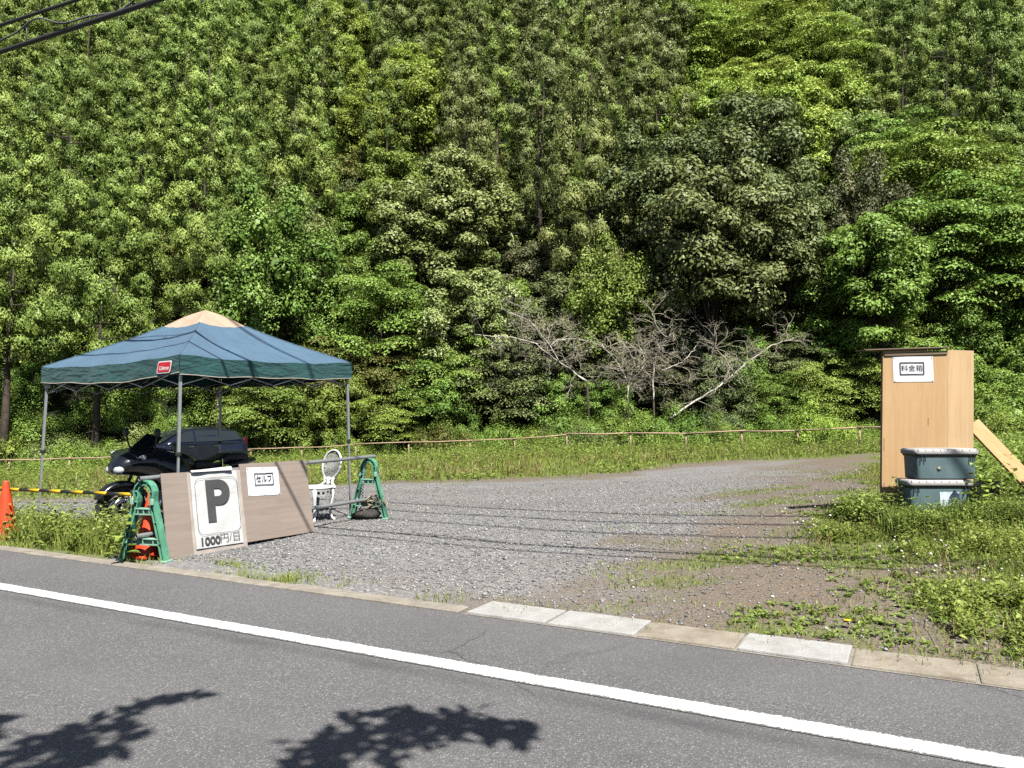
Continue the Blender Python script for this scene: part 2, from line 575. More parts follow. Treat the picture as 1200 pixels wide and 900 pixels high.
# ------------------------------------------------------------------ where grass, weeds, soil and gravel lie
def sstep(v, a, b):
    t = np.clip((v - a) / (b - a), 0, 1)
    return t * t * (3 - 2 * t)


def lawn_edge(x):
    return np.interp(x, [-30, -8, -3, 1.5, 5, 8, 30], [17.6, 17.4, 17.2, 19.6, 22.5, 23.5, 23.5])


def right_edge(y):
    return np.interp(y, [3, 5.1, 8, 10.6, 16, 24], [0.7, 1.55, 3.0, 4.4, 7.0, 10.0])


def d_lawn(x, y):
    return sstep((y - lawn_edge(x)) / 1.8 + 2.2 * (fbm(x * 0.35, y * 0.25, 31) - 0.5), -0.2, 0.8)


def d_right(x, y):
    n = fbm(x * 1.1, y * 1.1, 41)
    v = (x - right_edge(y)) / 1.4 + 0.15 + 2.0 * (n - 0.5)
    d = sstep(v, 0.0, 1.0)
    bare = np.exp(-(((x - 3.7) / 0.7) ** 2 + ((y - 6.5) / 0.35) ** 2))      # trodden soil
    return d * (1 - 0.6 * bare) * (0.42 + 0.58 * sstep(fbm(x * 1.5, y * 1.5, 47), 0.34, 0.58))


def d_left(x, y):
    o = road_off(x, y)
    a = sstep(-3.95 - x + 0.6 * (fbm(x * 2, y * 2, 53) - 0.5), 0.0, 0.25) * sstep(1.35 - o + 0.8 * (fbm(x * 1.5, y * 1.5, 57) - 0.5), 0, 0.5)
    return a


def d_kerb(x, y):
    o = road_off(x, y)
    p = (x - E0.x) * UR.x + (y - E0.y) * UR.y
    return np.where(p < -1.9, 1.0, 0.15) * sstep(0.62 - o, 0, 0.3) * sstep(fbm(x * 2.5, y * 2.5, 61), 0.42, 0.62)


def d_patch(x, y):
    """thin tufts over the open gravel, more of them towards the right and the far edge"""
    w = sstep((x - right_edge(y)) / 2.6 + 1.15, 0, 1) + 0.5 * sstep(y - lawn_edge(x) + 4.5, 0, 4)
    return np.clip(w, 0, 1) * sstep(fbm(x * 0.9, y * 1.6, 67), 0.52, 0.66)


def d_grass(x, y):
    return np.clip(np.maximum.reduce([d_lawn(x, y), d_right(x, y), d_left(x, y), 0.8 * d_kerb(x, y), 0.8 * d_patch(x, y)]), 0, 1)


def d_soil(x, y):
    v = (x - right_edge(y)) / 2.6 + 1.6 * (fbm(x * 0.8, y * 1.3, 71) - 0.5)
    s = sstep(v, -1.35, 0.0)
    s = np.maximum(s, sstep((y - lawn_edge(x)) / 4 + 1.6 * (fbm(x * 0.5, y * 0.5, 73) - 0.5), -0.7, 0.1))
    return np.clip(s, 0, 1)


# ------------------------------------------------------------------ ground
def ground_mat():
    m, nt, b = new_mat('lot_ground')
    co = coords(nt)
    a = N(nt, "ShaderNodeAttribute", attribute_name="zone")
    sp = N(nt, "ShaderNodeSeparateColor")
    nt.links.new(a.outputs["Color"], sp.inputs[0])
    fine = noise(nt, 9, 8, 0.7, co)
    def stones(scale):
        v = N(nt, "ShaderNodeTexVoronoi")
        v.inputs["Scale"].default_value = scale
        nt.links.new(co, v.inputs["Vector"])
        s2 = N(nt, "ShaderNodeSeparateColor")
        nt.links.new(v.outputs["Color"], s2.inputs[0])
        return v, s2.outputs[0]
    v1, c1 = stones(42)
    v2, c2 = stones(95)
    g1 = ramp(nt, c1, [(0.0, (0.11, 0.11, 0.12)), (0.45, (0.20, 0.198, 0.203)), (0.8, (0.29, 0.283, 0.275)), (1.0, (0.52, 0.50, 0.46))])
    g2 = ramp(nt, c2, [(0.0, (0.10, 0.10, 0.105)), (0.6, (0.23, 0.225, 0.225)), (1.0, (0.42, 0.405, 0.38))])
    gravel = mix(nt, ramp(nt, fine, [(0.42, (0, 0, 0)), (0.58, (1, 1, 1))]), g1, g2)
    bigv = noise(nt, 0.55, 4, 0.6, co)
    gravel = mix(nt, ramp(nt, bigv, [(0.35, (0, 0, 0)), (0.7, (0.45,) * 3)]), gravel, (0.205, 0.18, 0.155))
    mpt = N(nt, "ShaderNodeMapping")
    mpt.inputs["Rotation"].default_value = (0, 0, R(-62))
    mpt.inputs["Scale"].default_value = (0.10, 0.9, 1)
    nt.links.new(co, mpt.inputs["Vector"])
    trk = noise(nt, 1.0, 3, 0.5, mpt.outputs[0], 0.4)
    gravel = mix(nt, ramp(nt, trk, [(0.50, (0, 0, 0)), (0.62, (0.5,) * 3)]), gravel, (0.185, 0.17, 0.155))
    sn = noise(nt, 30, 8, 0.75, co)
    soil = ramp(nt, sn, [(0.25, (0.085, 0.064, 0.045)), (0.5, (0.165, 0.130, 0.095)), (0.8, (0.28, 0.235, 0.18))])
    # a scatter of dry orange-brown stalks and needles over the soil
    straw = noise(nt, 3.4, 6, 0.75, co, 0.8)
    soil = mix(nt, ramp(nt, straw, [(0.54, (0, 0, 0)), (0.70, (0.55,) * 3)]), soil, (0.25, 0.135, 0.06))
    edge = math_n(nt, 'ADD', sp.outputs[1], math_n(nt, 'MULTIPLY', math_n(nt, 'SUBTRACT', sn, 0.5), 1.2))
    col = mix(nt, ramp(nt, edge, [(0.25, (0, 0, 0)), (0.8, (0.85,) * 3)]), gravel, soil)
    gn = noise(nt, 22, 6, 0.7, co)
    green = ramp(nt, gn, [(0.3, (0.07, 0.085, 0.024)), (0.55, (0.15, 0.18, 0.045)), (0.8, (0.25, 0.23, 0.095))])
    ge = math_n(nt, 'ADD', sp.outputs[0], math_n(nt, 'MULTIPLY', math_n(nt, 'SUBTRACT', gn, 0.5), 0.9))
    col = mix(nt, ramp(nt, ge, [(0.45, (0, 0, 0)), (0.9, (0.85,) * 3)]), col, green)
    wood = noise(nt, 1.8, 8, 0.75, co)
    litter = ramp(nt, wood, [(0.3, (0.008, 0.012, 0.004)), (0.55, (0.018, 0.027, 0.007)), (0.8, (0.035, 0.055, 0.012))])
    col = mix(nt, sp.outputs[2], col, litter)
    nt.links.new(col, b.inputs["Base Color"])
    b.inputs["Roughness"].default_value = 0.9
    b.inputs["Specular IOR Level"].default_value = 0.25
    h = math_n(nt, 'ADD', math_n(nt, 'MULTIPLY', v1.outputs["Distance"], -1.0), math_n(nt, 'MULTIPLY', sn, 0.6))
    bump(nt, h, 0.55, 0.03, b)
    return m


def graded(a0, a1, fine, lo, hi, grow=1.09):
    r = list(np.arange(a0, a1 + 1e-6, fine))
    s, v = fine, a1
    while v < hi:
        s = min(s * grow, 6.0); v += s; r.append(v)
    s, v = fine, a0
    while v > lo:
        s = min(s * grow, 6.0); v -= s; r.insert(0, v)
    return np.array(r)


gx = graded(-7, 8, 0.11, -190, 190)
gy = graded(3.0, 12, 0.11, -70, 200)
GX, GY = np.meshgrid(gx, gy)
GZ = gz_arr(GX, GY)
V = np.c_[GX.ravel(), GY.ravel(), GZ.ravel()]
nx, ny = len(gx), len(gy)
ii = (np.arange(ny - 1)[:, None] * nx + np.arange(nx - 1)[None, :]).ravel()
F = np.c_[ii, ii + 1, ii + 1 + nx, ii + nx]
me = fast_mesh('ground', V, F, smooth=True)
za = me.attributes.new("zone", 'FLOAT_COLOR', 'POINT')
X_, Y_ = V[:, 0], V[:, 1]
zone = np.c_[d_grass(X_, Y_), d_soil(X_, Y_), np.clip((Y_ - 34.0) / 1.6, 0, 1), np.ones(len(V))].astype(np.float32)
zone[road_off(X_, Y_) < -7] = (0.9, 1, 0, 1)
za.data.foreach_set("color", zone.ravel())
tag(link_mesh('ground', me, ground_mat()), kind='structure')


# ------------------------------------------------------------------ road
def asphalt_mat():
    m, nt, b = new_mat('asphalt')
    co = coords(nt)
    v = N(nt, "ShaderNodeTexVoronoi")
    v.inputs["Scale"].default_value = 165
    nt.links.new(co, v.inputs["Vector"])
    s2 = N(nt, "ShaderNodeSeparateColor")
    nt.links.new(v.outputs["Color"], s2.inputs[0])
    agg = ramp(nt, s2.outputs[0], [(0.0, (0.047, 0.047, 0.050)), (0.5, (0.126, 0.124, 0.128)), (0.88, (0.18, 0.176, 0.178)), (0.965, (0.44, 0.43, 0.42))])
    fine = noise(nt, 60, 6, 0.7, co)
    col = mix(nt, 0.4, agg, ramp(nt, fine, [(0.3, (0.085, 0.083, 0.084)), (0.7, (0.150, 0.147, 0.148))]))
    # bands worn by wheels: long noise stretched along the road (local x)
    mp = N(nt, "ShaderNodeMapping")
    mp.inputs["Scale"].default_value = (0.05, 1.5, 1)
    nt.links.new(co, mp.inputs["Vector"])
    band = noise(nt, 1.0, 4, 0.55, mp.outputs[0])
    col = mix(nt, ramp(nt, band, [(0.35, (0, 0, 0)), (0.7, (0.5,) * 3)]), col, (0.158, 0.152, 0.150))
    big = noise(nt, 0.8, 5, 0.6, co)
    col = mix(nt, ramp(nt, big, [(0.45, (0, 0, 0)), (0.75, (0.35,) * 3)]), col, (0.082, 0.080, 0.081))
    # the dark joint beside the white line, and oil spots
    xyz = N(nt, "ShaderNodeSeparateXYZ")
    nt.links.new(co, xyz.inputs[0])
    wob = math_n(nt, 'MULTIPLY', math_n(nt, 'SUBTRACT', noise(nt, 1.3, 3, 0.5, co), 0.5), 0.12)
    dy = math_n(nt, 'ABSOLUTE', math_n(nt, 'ADD', math_n(nt, 'ADD', xyz.outputs[1], 1.24), wob))
    seam = ramp(nt, dy, [(0.02, (0.5,) * 3), (0.10, (0, 0, 0))])
    col = mix(nt, math_n(nt, 'MULTIPLY', seam, ramp(nt, noise(nt, 0.7, 4, 0.6, co), [(0.4, (0.2,) * 3), (0.6, (1, 1, 1))])), col, (0.055, 0.054, 0.056))
    spots = noise(nt, 2.1, 3, 0.5, co, 0.3)
    col = mix(nt, ramp(nt, spots, [(0.70, (0, 0, 0)), (0.78, (0.4,) * 3)]), col, (0.05, 0.048, 0.047))
    # hairline cracks
    vc = N(nt, "ShaderNodeTexVoronoi", feature='DISTANCE_TO_EDGE')
    vc.inputs["Scale"].default_value = 0.42
    vm = N(nt, "ShaderNodeVectorMath", operation='ADD')
    nz = N(nt, "ShaderNodeTexNoise")
    nz.inputs["Scale"].default_value = 2.2
    nz.inputs["Detail"].default_value = 8
    nt.links.new(co, nz.inputs["Vector"])
    sc_ = N(nt, "ShaderNodeVectorMath", operation='SCALE')
    sc_.inputs["Scale"].default_value = 0.35
    nt.links.new(nz.outputs["Color"], sc_.inputs[0])
    nt.links.new(co, vm.inputs[0]); nt.links.new(sc_.outputs[0], vm.inputs[1])
    nt.links.new(vm.outputs[0], vc.inputs["Vector"])
    cr = ramp(nt, vc.outputs["Distance"], [(0.0015, (0.55,) * 3), (0.0045, (0, 0, 0))])
    cr = math_n(nt, 'MULTIPLY', cr, ramp(nt, noise(nt, 0.5, 2, 0.5, co), [(0.52, (0, 0, 0)), (0.62, (1, 1, 1))]))
    col = mix(nt, cr, col, (0.03, 0.03, 0.03))
    nt.links.new(col, b.inputs["Base Color"])
    b.inputs["Roughness"].default_value = 0.78
    b.inputs["Specular IOR Level"].default_value = 0.35
    bump(nt, math_n(nt, 'ADD', v.outputs["Distance"], fine), 0.5, 0.006, b)
    return m


RZ = math.atan2(UR.y, UR.x)
T_ROAD = Matrix.Translation(E0) @ Matrix.Rotation(RZ, 4, 'Z')     # local x along the road, y into the lot


def rp(p, o, z=0.0):
    return T_ROAD @ Vector((p, o, z))


def road_sheet(name, x0, x1, y0, y1, z, mat, kind='structure', nx=60):
    xs = np.linspace(x0, x1, nx + 1)
    V = [(x, y, z) for x in xs for y in (y0, y1)]
    F = [(2 * i, 2 * i + 2, 2 * i + 3, 2 * i + 1) for i in range(nx)]
    me = fast_mesh(name, V, F)
    o = link_mesh(name, me, mat)
    o.matrix_world = T_ROAD
    tag(o, kind=kind)
    return o


road_sheet('road', -110, 110, -6.6, 0.0, 0.0, asphalt_mat())


def line_mat():
    m, nt, b = new_mat('road_paint')
    co = coords(nt)
    n1 = noise(nt, 70, 6, 0.75, co)
    n2 = noise(nt, 6, 5, 0.7, co)
    wear = math_n(nt, 'ADD', n1, math_n(nt, 'MULTIPLY', n2, 0.35))
    xyz = N(nt, "ShaderNodeSeparateXYZ")
    nt.links.new(co, xyz.inputs[0])
    e = math_n(nt, 'ABSOLUTE', math_n(nt, 'ADD', xyz.outputs[1], 1.04))
    e = ramp(nt, e, [(0.060, (0, 0, 0)), (0.092, (0.34,) * 3)])
    f = ramp(nt, math_n(nt, 'ADD', wear, e), [(0.735, (0, 0, 0)), (0.83, (1, 1, 1))])
    paint = ramp(nt, n2, [(0.3, (0.66, 0.655, 0.64)), (0.7, (0.80, 0.79, 0.77))])
    nt.links.new(mix(nt, f, paint, (0.13, 0.125, 0.122)), b.inputs["Base Color"])
    b.inputs["Roughness"].default_value = 0.6
    bump(nt, n1, 0.3, 0.003, b)
    return m


road_sheet('road_marking', -110, 110, -1.13, -0.95, 0.004, line_mat(), nx=80)


def concrete(name, c, stain, amt=0.6):
    m, nt, b = new_mat(name)
    co = N(nt, "ShaderNodeNewGeometry").outputs["Position"]
    n1 = noise(nt, 5, 8, 0.7, co)
    n2 = noise(nt, 55, 6, 0.75, co)
    col = ramp(nt, n2, [(0.25, tuple(v * 0.72 for v in c)), (0.55, c), (0.85, tuple(min(1, v * 1.2) for v in c))])
    col = mix(nt, ramp(nt, n1, [(0.42, (0, 0, 0)), (0.68, (amt,) * 3)]), col, stain)
    n3 = noise(nt, 17, 8, 0.8, co, 0.8)
    col = mix(nt, ramp(nt, n3, [(0.60, (0, 0, 0)), (0.68, (0.6,) * 3)]), col, tuple(v * 0.5 for v in stain))
    n4 = noise(nt, 2.2, 6, 0.7, co)
    col = mix(nt, ramp(nt, n4, [(0.55, (0, 0, 0)), (0.75, (0.35,) * 3)]), col, (0.10, 0.11, 0.06))
    nt.links.new(col, b.inputs["Base Color"])
    b.inputs["Roughness"].default_value = 0.85
    bump(nt, math_n(nt, 'ADD', n2, math_n(nt, 'MULTIPLY', n1, 2)), 0.5, 0.012, b)
    return m


M['conc_new'] = concrete('pale_concrete', (0.42, 0.415, 0.40), (0.28, 0.265, 0.24), 0.75)
M['conc_old'] = concrete('old_concrete', (0.33, 0.29, 0.23), (0.16, 0.125, 0.085), 0.7)
M['conc_kerb'] = concrete('kerb_concrete', (0.33, 0.295, 0.245), (0.15, 0.13, 0.10), 0.75)
# bedding of the gutter, then its lids one by one
road_sheet('gutter_bed', 0.0, 60, 0.0, 0.40, 0.003, M['conc_kerb'])
b_ = MB()
pp = -60.0
r2 = random.Random(4)
while pp < -0.12:
    L = 0.6 if pp > -14 else 2.0
    L = min(L, -0.06 - pp)
    w = 0.165 + r2.uniform(-0.012, 0.012)
    b_.box((pp + L / 2, w / 2, -0.03), (L - 0.006, w, 0.09 + r2.uniform(-.004, .006)), bevel=0.008)
    pp += L
k_ = b_.build('kerb', M['conc_kerb'])
k_.matrix_world = T_ROAD
tag(k_, kind='structure')
LIDS = [(0.00, 'new', 'pale new concrete gutter lid at the left end of the row of lids'),
        (0.655, 'new', 'pale concrete gutter lid touching another pale lid on its left'),
        (1.31, 'old', 'short sandy old gutter lid between two pale concrete lids'),
        (1.96, 'new', 'lone pale concrete gutter lid with old sandy lids on both sides'),
        (2.61, 'old', 'old sandy gutter lid just right of the lone pale lid'),
        (3.26, 'old', 'old sandy gutter lid past the dark open joint at the lower right')]
for p in (3.91, 4.56, 5.21, 5.86):
    LIDS.append((p, 'old', None))
for p, kd, lab in LIDS:
    bb = MB()
    w = 0.40 if kd == 'new' else 0.385
    L = 0.635 if kd == 'new' else 0.63
    x0 = 0.012
    bb.box((0, 0, 0), (L, w - x0, 0.07), bevel=0.011, seg=2)
    if kd == 'new':
        pass
    else:
        for s in (-1, 1):
            bb.box((s * (L / 2 - 0.012), r2.uniform(-.12, .12), -0.004), (0.03, 0.07, 0.065), bevel=0.01)
    o = bb.build('gutter_lid', M['conc_new' if kd == 'new' else 'conc_old'])
    o.matrix_world = T_ROAD @ Matrix.Translation((p + 0.325, x0 + w / 2, -0.021 + (0.005 if kd == 'new' else 0.0) + r2.uniform(-.003, .003))) @ Euler((r2.uniform(-.01, .01), r2.uniform(-.008, .008), r2.uniform(-.006, .006))).to_matrix().to_4x4()
    tag(o, lab or 'old sandy gutter lid outside the right edge of the picture', 'gutter lid', 'concrete lids over the roadside gutter')


# ------------------------------------------------------------------ loose stones on the lot
def scatter_xy(n, x0, x1, y0, y1, dens, seed):
    g = np.random.default_rng(seed)
    out = []
    tot = 0
    while tot < n:
        x = g.uniform(x0, x1, n * 2)
        y = g.uniform(y0, y1, n * 2)
        k = g.random(n * 2) < dens(x, y)
        out.append(np.c_[x[k], y[k]])
        tot += k.sum()
        if len(out) > 60: break
    return np.concatenate(out)[:n]


def stone_field(name, n, seed):
    g = np.random.default_rng(seed)
    def dens(x, y):
        o = road_off(x, y)
        near = np.clip(1.5 - (y - 5) / 9, 0.08, 1)
        return near * (1 - 0.85 * d_grass(x, y)) * (1 - 0.72 * d_soil(x, y)) * (o > 0.44) * (np.abs(x) < 0.72 * y + 0.5)
    P = scatter_xy(n, -11, 11, 3.6, 20, dens, seed)
    m = len(P)
    z = gz_arr(P[:, 0], P[:, 1])
    s = 0.005 + 0.012 * g.random(m) ** 2.6
    big = g.random(m) < 0.012
    s[big] *= 1.9
    base = np.array([(1, 0, 0), (0.5, 0.8, 0.1), (-0.6, 0.75, 0), (-1, 0, 0.1), (-0.5, -0.8, 0), (0.6, -0.8, 0.05), (0.1, 0.05, 0.75), (0, 0, -0.6)], float)
    tri = np.array([(i, (i + 1) % 6, 6) for i in range(6)] + [((i + 1) % 6, i, 7) for i in range(6)])
    J = base[None] * (1 + 0.5 * (g.random((m, 8, 3)) - 0.5)) * s[:, None, None]
    an = g.random(m) * 6.283
    c, s_ = np.cos(an)[:, None], np.sin(an)[:, None]
    x = J[:, :, 0] * c - J[:, :, 1] * s_
    y = J[:, :, 0] * s_ + J[:, :, 1] * c
    Vv = np.stack([x + P[:, None, 0], y + P[:, None, 1], J[:, :, 2] + (z + s * 0.25)[:, None]], -1).reshape(-1, 3)
    Ff = (tri[None] + (np.arange(m) * 8)[:, None, None]).reshape(-1, 3)
    t = np.repeat(g.random(m), 12)
    me = fast_mesh(name, Vv, Ff, tint=t)
    mt, nt, b = new_mat('loose_stone')
    a = N(nt, "ShaderNodeAttribute", attribute_name="tint")
    col = ramp(nt, a.outputs["Fac"], [(0.0, (0.11, 0.11, 0.118)), (0.45, (0.21, 0.207, 0.21)), (0.75, (0.31, 0.302, 0.29)), (0.93, (0.42, 0.405, 0.38)), (1.0, (0.56, 0.53, 0.49))])
    nt.links.new(mix(nt, 0.15, col, ramp(nt, noise(nt, 90, 4, 0.6, coords(nt)), [(0.3, (0.1, 0.1, 0.1)), (0.7, (0.3, 0.29, 0.28))])), b.inputs["Base Color"])
    b.inputs["Roughness"].default_value = 0.85
    b.inputs["Specular IOR Level"].default_value = 0.25
    M['stone'] = mt
    return tag(link_mesh(name, me, mt), 'grey crushed stone spread over the parking lot', 'gravel', None, 'stuff')


stone_field('gravel', 75000, 5)


# ------------------------------------------------------------------ pop-up canopy
def canopy():
    F, L, Rr, B = Vector((-3.60, 8.30, 0)), Vector((-5.92, 9.65, 0)), Vector((-2.22, 10.63, 0)), Vector((-4.54, 11.98, 0))
    corners = [F, Rr, B, L]
    ztop = [2.14, 2.22, 2.16, 2.09]
    cen = (F + L + Rr + B) / 4
    root = thing('canopy_tent', 'blue and green pop-up canopy with a tan peak on four grey poles', 'canopy', (cen.x, cen.y, gz(cen.x, cen.y)))
    off = Vector((cen.x, cen.y, root.location.z))
    apex = Vector((cen.x, cen.y, 2.87))
    cs = [Vector((c.x, c.y, z)) for c, z in zip(corners, ztop)]

    def P(i, u, t):
        """roof point: t 0 apex .. 1 eave, u 0..1 along side i"""
        a, b = cs[i], cs[(i + 1) % 4]
        e = a.lerp(b, u)
        p = apex.lerp(e, t)
        ridge = abs(u - 0.5) * 2
        sag = -0.050 * math.sin(math.pi * t) * (1 - ridge ** 2) - 0.045 * t ** 4 * (1 - ridge ** 2)
        cone_ = 0.05 * math.exp(-((t - 0.12) / 0.12) ** 2) * 0.6
        wr = 0.006 * math.sin(23 * u + 5 * i) * t
        return p + Vector((0, 0, sag + cone_ - 0.03 * math.sin(math.pi * t) + wr)) - off

    def sheet(t0, t1, nt_, nu):
        rows = []
        mb = MB()
        for i in range(4):
            vs_ = {}
            for a in range(nt_ + 1):
                for c in range(nu + 1):
                    vs_[a, c] = mb.bm.verts.new(P(i, c / nu, t0 + (t1 - t0) * a / nt_))
            for a in range(nt_):
                for c in range(nu):
                    f = mb.bm.faces.new((vs_[a, c], vs_[a + 1, c], vs_[a + 1, c + 1], vs_[a, c + 1]))
                    f.smooth = True
        bmesh.ops.remove_doubles(mb.bm, verts=mb.bm.verts, dist=0.0008)
        bmesh.ops.dissolve_degenerate(mb.bm, edges=mb.bm.edges, dist=0.0005)
        return mb
    roof = sheet(0.262, 1.0, 14, 20).build('roof', M['tent_blue'], root)
    sheet(0.0, 0.265, 6, 10).build('peak', M['tent_tan'], root)
    # valance: hanging strip with slightly rippled lower hem
    mb = MB()
    hem = MB()
    rr = random.Random(3)
    for i in range(4):
        nu = 44
        a, b = corners[i], corners[(i + 1) % 4]
        out = Vector(((b - a).y, -(b - a).x, 0)).normalized()
        ph = rr.uniform(0, 6)
        prev = None
        hems = []
        for c in range(nu + 1):
            u = c / nu
            top = P(i, u, 1.0)
            w = (0.012 * math.sin(9 * u + ph) + 0.008 * math.sin(27 * u + ph * 2)) * math.sin(math.pi * u)
            drop = 0.205 + 0.012 * math.sin(7 * u + ph)
            col = [mb.bm.verts.new(top + out * (w * k + 0.004) - Vector((0, 0, drop * k))) for k in (0, 0.33, 0.66, 1)]
            hems.append(top + out * (w + 0.006) - Vector((0, 0, drop)))
            if prev:
                for k in range(3):
                    f = mb.bm.faces.new((prev[k], prev[k + 1], col[k + 1], col[k]))
                    f.smooth = True
            prev = col
        hem.tube(hems, 0.006, 6)
    val = mb.build('valance', M['tent_green'], root)
    hem.build('hem_tape', simple('hem_tape', (0.42, 0.36, 0.29), 0.7), val)
    sm = MB()
    for i in range(4):
        sm.tube([P(i, 0.0, t) + Vector((0, 0, 0.003)) for t in np.linspace(0.27, 1.0, 12)], 0.0055, 5)
    sm.build('ridge_seam', M['tent_blue'], roof)
    # printed badge on the left-hand front valance, near the front corner
    a, b = cs[3], cs[0]
    d = (b - a); ln = Vector((d.x, d.y, 0)).length
    dirx = Vector((d.x, d.y, 0)).normalized()
    out = Vector((dirx.y, -dirx.x, 0))
    Bm = Matrix(((dirx.x, -out.x, 0, 0), (dirx.y, -out.y, 0, 0), (d.z / ln, 0, 1, 0), (0, 0, 0, 1)))
    c0 = a.lerp(b, 0.915) - off + out * 0.024 - Vector((0, 0, 0.128))
    TB = Matrix.Translation(c0) @ Bm

    def para(w, h, sk, r, n=4):
        pts = []
        for cx, cz, a0 in ((w / 2 - r, h / 2 - r, 0), (-w / 2 + r, h / 2 - r, 90), (-w / 2 + r, -h / 2 + r, 180), (w / 2 - r, -h / 2 + r, 270)):
            for k in range(n + 1):
                t = R(a0 + 90 * k / n)
                x, z = cx + r * math.cos(t), cz + r * math.sin(t)
                pts.append((x + sk * z, z))
        return pts
    bd = MB().prism(para(0.235, 0.135, 0.22, 0.025), 0.003, TB).build('badge', M['logo_white'], val)
    MB().prism(para(0.208, 0.108, 0.22, 0.02), 0.003, TB @ Matrix.Translation((0, -0.003, 0))).build('badge_field', M['logo_red'], bd)
    text_mesh('lettering', 'Coleman', 0.06, M['logo_white'], bd, TB @ Matrix.Translation((0, -0.0055, -0.012)), offset=0.0012, shear=0.2, target_w=0.165)
    # a small white care tag hanging at the left corner
    tp = cs[3] - off + Vector((0.10, -0.02, -0.235))
    MB().box(tp, (0.05, 0.006, 0.06), (0.2, 0.35, 0.5)).build('care_tag', M['paper'], root)
    # poles: outer tube, thinner inner tube below, dark clamp, foot
    for i, c in enumerate(corners):
        inn = (cen - c); inn.z = 0; inn.normalize()
        g = gz(c.x, c.y)
        splay = 0.06
        foot = Vector((c.x, c.y, g)) - inn * (splay - 0.06) - off
        topp = Vector((c.x, c.y, ztop[i] - 0.15)) + inn * 0.065 - off
        lerp = lambda t: foot.lerp(topp, t)
        rz = math.atan2(inn.y, inn.x)
        pl = MB().tube([lerp(0.53), lerp(1.0)], 0.020, 4, smooth=False).tube([lerp(0.02), lerp(0.56)], 0.0155, 4, smooth=False).build('pole', M['leg'], root)
        MB().box(lerp(0.53), (0.055, 0.055, 0.045), (0, 0, rz), 0.006).build('clamp', M['black_plastic'], pl)
        MB().box(lerp(0.0) + Vector((0, 0, 0.008)), (0.09, 0.09, 0.014), (0, 0, rz), 0.004).build('foot', M['leg'], pl)
        MB().box(lerp(0.985), (0.06, 0.06, 0.07), (0, 0, rz), 0.008).build('bracket', M['black_plastic'], pl)
    # scissor trusses under the eaves and up to the peak
    for i in range(4):
        a, b = corners[i], corners[(i + 1) % 4]
        ia, ib = (cen - a).normalized() * 0.065, (cen - b).normalized() * 0.065
        pa = Vector((a.x, a.y, ztop[i] - 0.17)) + Vector((ia.x, ia.y, 0)) - off
        pb = Vector((b.x, b.y, ztop[(i + 1) % 4] - 0.17)) + Vector((ib.x, ib.y, 0)) - off
        tr = MB()
        n = 4
        for k in range(n):
            q0, q1 = pa.lerp(pb, k / n), pa.lerp(pb, (k + 1) / n)
            up, dn = Vector((0, 0, 0.01)), Vector((0, 0, -0.16))
            tr.tube([q0 + up, q1 + dn], 0.0085, 5)
            tr.tube([q0 + dn, q1 + up], 0.0085, 5)
        tr.build('eave_truss', M['leg'], root)
        m0 = pa.lerp(pb, 0.5) + Vector((0, 0, -0.02))
        MB().tube([m0, Vector((0, 0, 2.60 - off.z))], 0.009, 5).tube([pa + Vector((0, 0, -.02)), Vector((0, 0, 2.64 - off.z))], 0.009, 5).build('roof_strut', M['leg'], root)
    MB().tube([(0, 0, 2.45 - off.z), (0, 0, 2.83 - off.z)], 0.02, 8).build('centre_post', M['leg'], root)


canopy()

# ------------------------------------------------------------------ green barricades, pipes, boards
PA = Vector((-3.70, 7.80, 0))
PB = Vector((-1.93, 10.42, 0))
TD = (PB - PA).normalized()
ND = Vector((TD.y, -TD.x, 0))              # towards the camera side
RZT = math.atan2(TD.y, TD.x)
RZA = RZT - R(90)
LEN = (PB - PA).length


def make_barricade(loc, label, rz):
    root = thing('barricade_stand', label, 'barricade', loc, rz, 'green plastic barricade stands')
    path = [(-0.262, 0.0), (-0.215, 0.19), (-0.16, 0.40), (-0.105, 0.60)]
    for k in range(0, 9):
        t = R(195 - k * 210 / 8)
        path.append((0.108 * math.cos(t), 0.68 + 0.125 * math.sin(t)))
    path += [(0.105, 0.60), (0.16, 0.40), (0.215, 0.19), (0.262, 0.0)]
    nrm = []
    for i in range(len(path)):
        a, b = Vector(path[max(0, i - 1)]), Vector(path[min(len(path) - 1, i + 1)])
        t = (b - a).normalized()
        nrm.append(Vector((-t.y, t.x)))

    def strip(d0, d1, y0, y1):
        return [[(path[i][0] + nrm[i].x * d, y, path[i][1] + nrm[i].y * d) for d, y in ((d0, y0), (d1, y0), (d1, y1), (d0, y1))] for i in range(len(path))]
    fr = MB()
    fr.loft(strip(0.0, 0.012, -0.042, 0.042), smooth=False)
    fr.loft(strip(-0.041, -0.031, -0.032, 0.032), smooth=False)
    fr.loft(strip(-0.032, 0.001, -0.009, 0.009), smooth=False)
    for i in (1, 2, 3, 5, 7, 9, 11, 13, 14, 15):
        x, z = path[i]
        n_ = nrm[i]
        fr.box((x - n_.x * 0.016, 0, z - n_.y * 0.016), (0.032, 0.070, 0.010), (0, -math.atan2(n_.y, n_.x), 0))
    fr.build('frame', M['barrier'], root)
    for z, w in ((0.20, 0.36), (0.50, 0.20)):
        cb = MB().box((0, 0, z), (w, 0.022, 0.05), bevel=0.003)
        cb.box((0, 0, z + 0.028), (w, 0.07, 0.010)).box((0, 0, z - 0.028), (w, 0.07, 0.010))
        for s in (-.33, 0, .33):
            cb.box((s * w, 0, z), (0.010, 0.06, 0.05))
        cb.build('crossbar', M['barrier_pale'], root)
    for s in (-1, 1):
        MB().box((s * 0.262, 0, 0.012), (0.07, 0.11, 0.022), bevel=0.004).build('foot', M['barrier_pale'], root)
        MB().box((s * 0.118, -0.052, 0.60), (0.035, 0.02, 0.06), bevel=0.004).build('bracket', M['barrier_pale'], root)
    return root


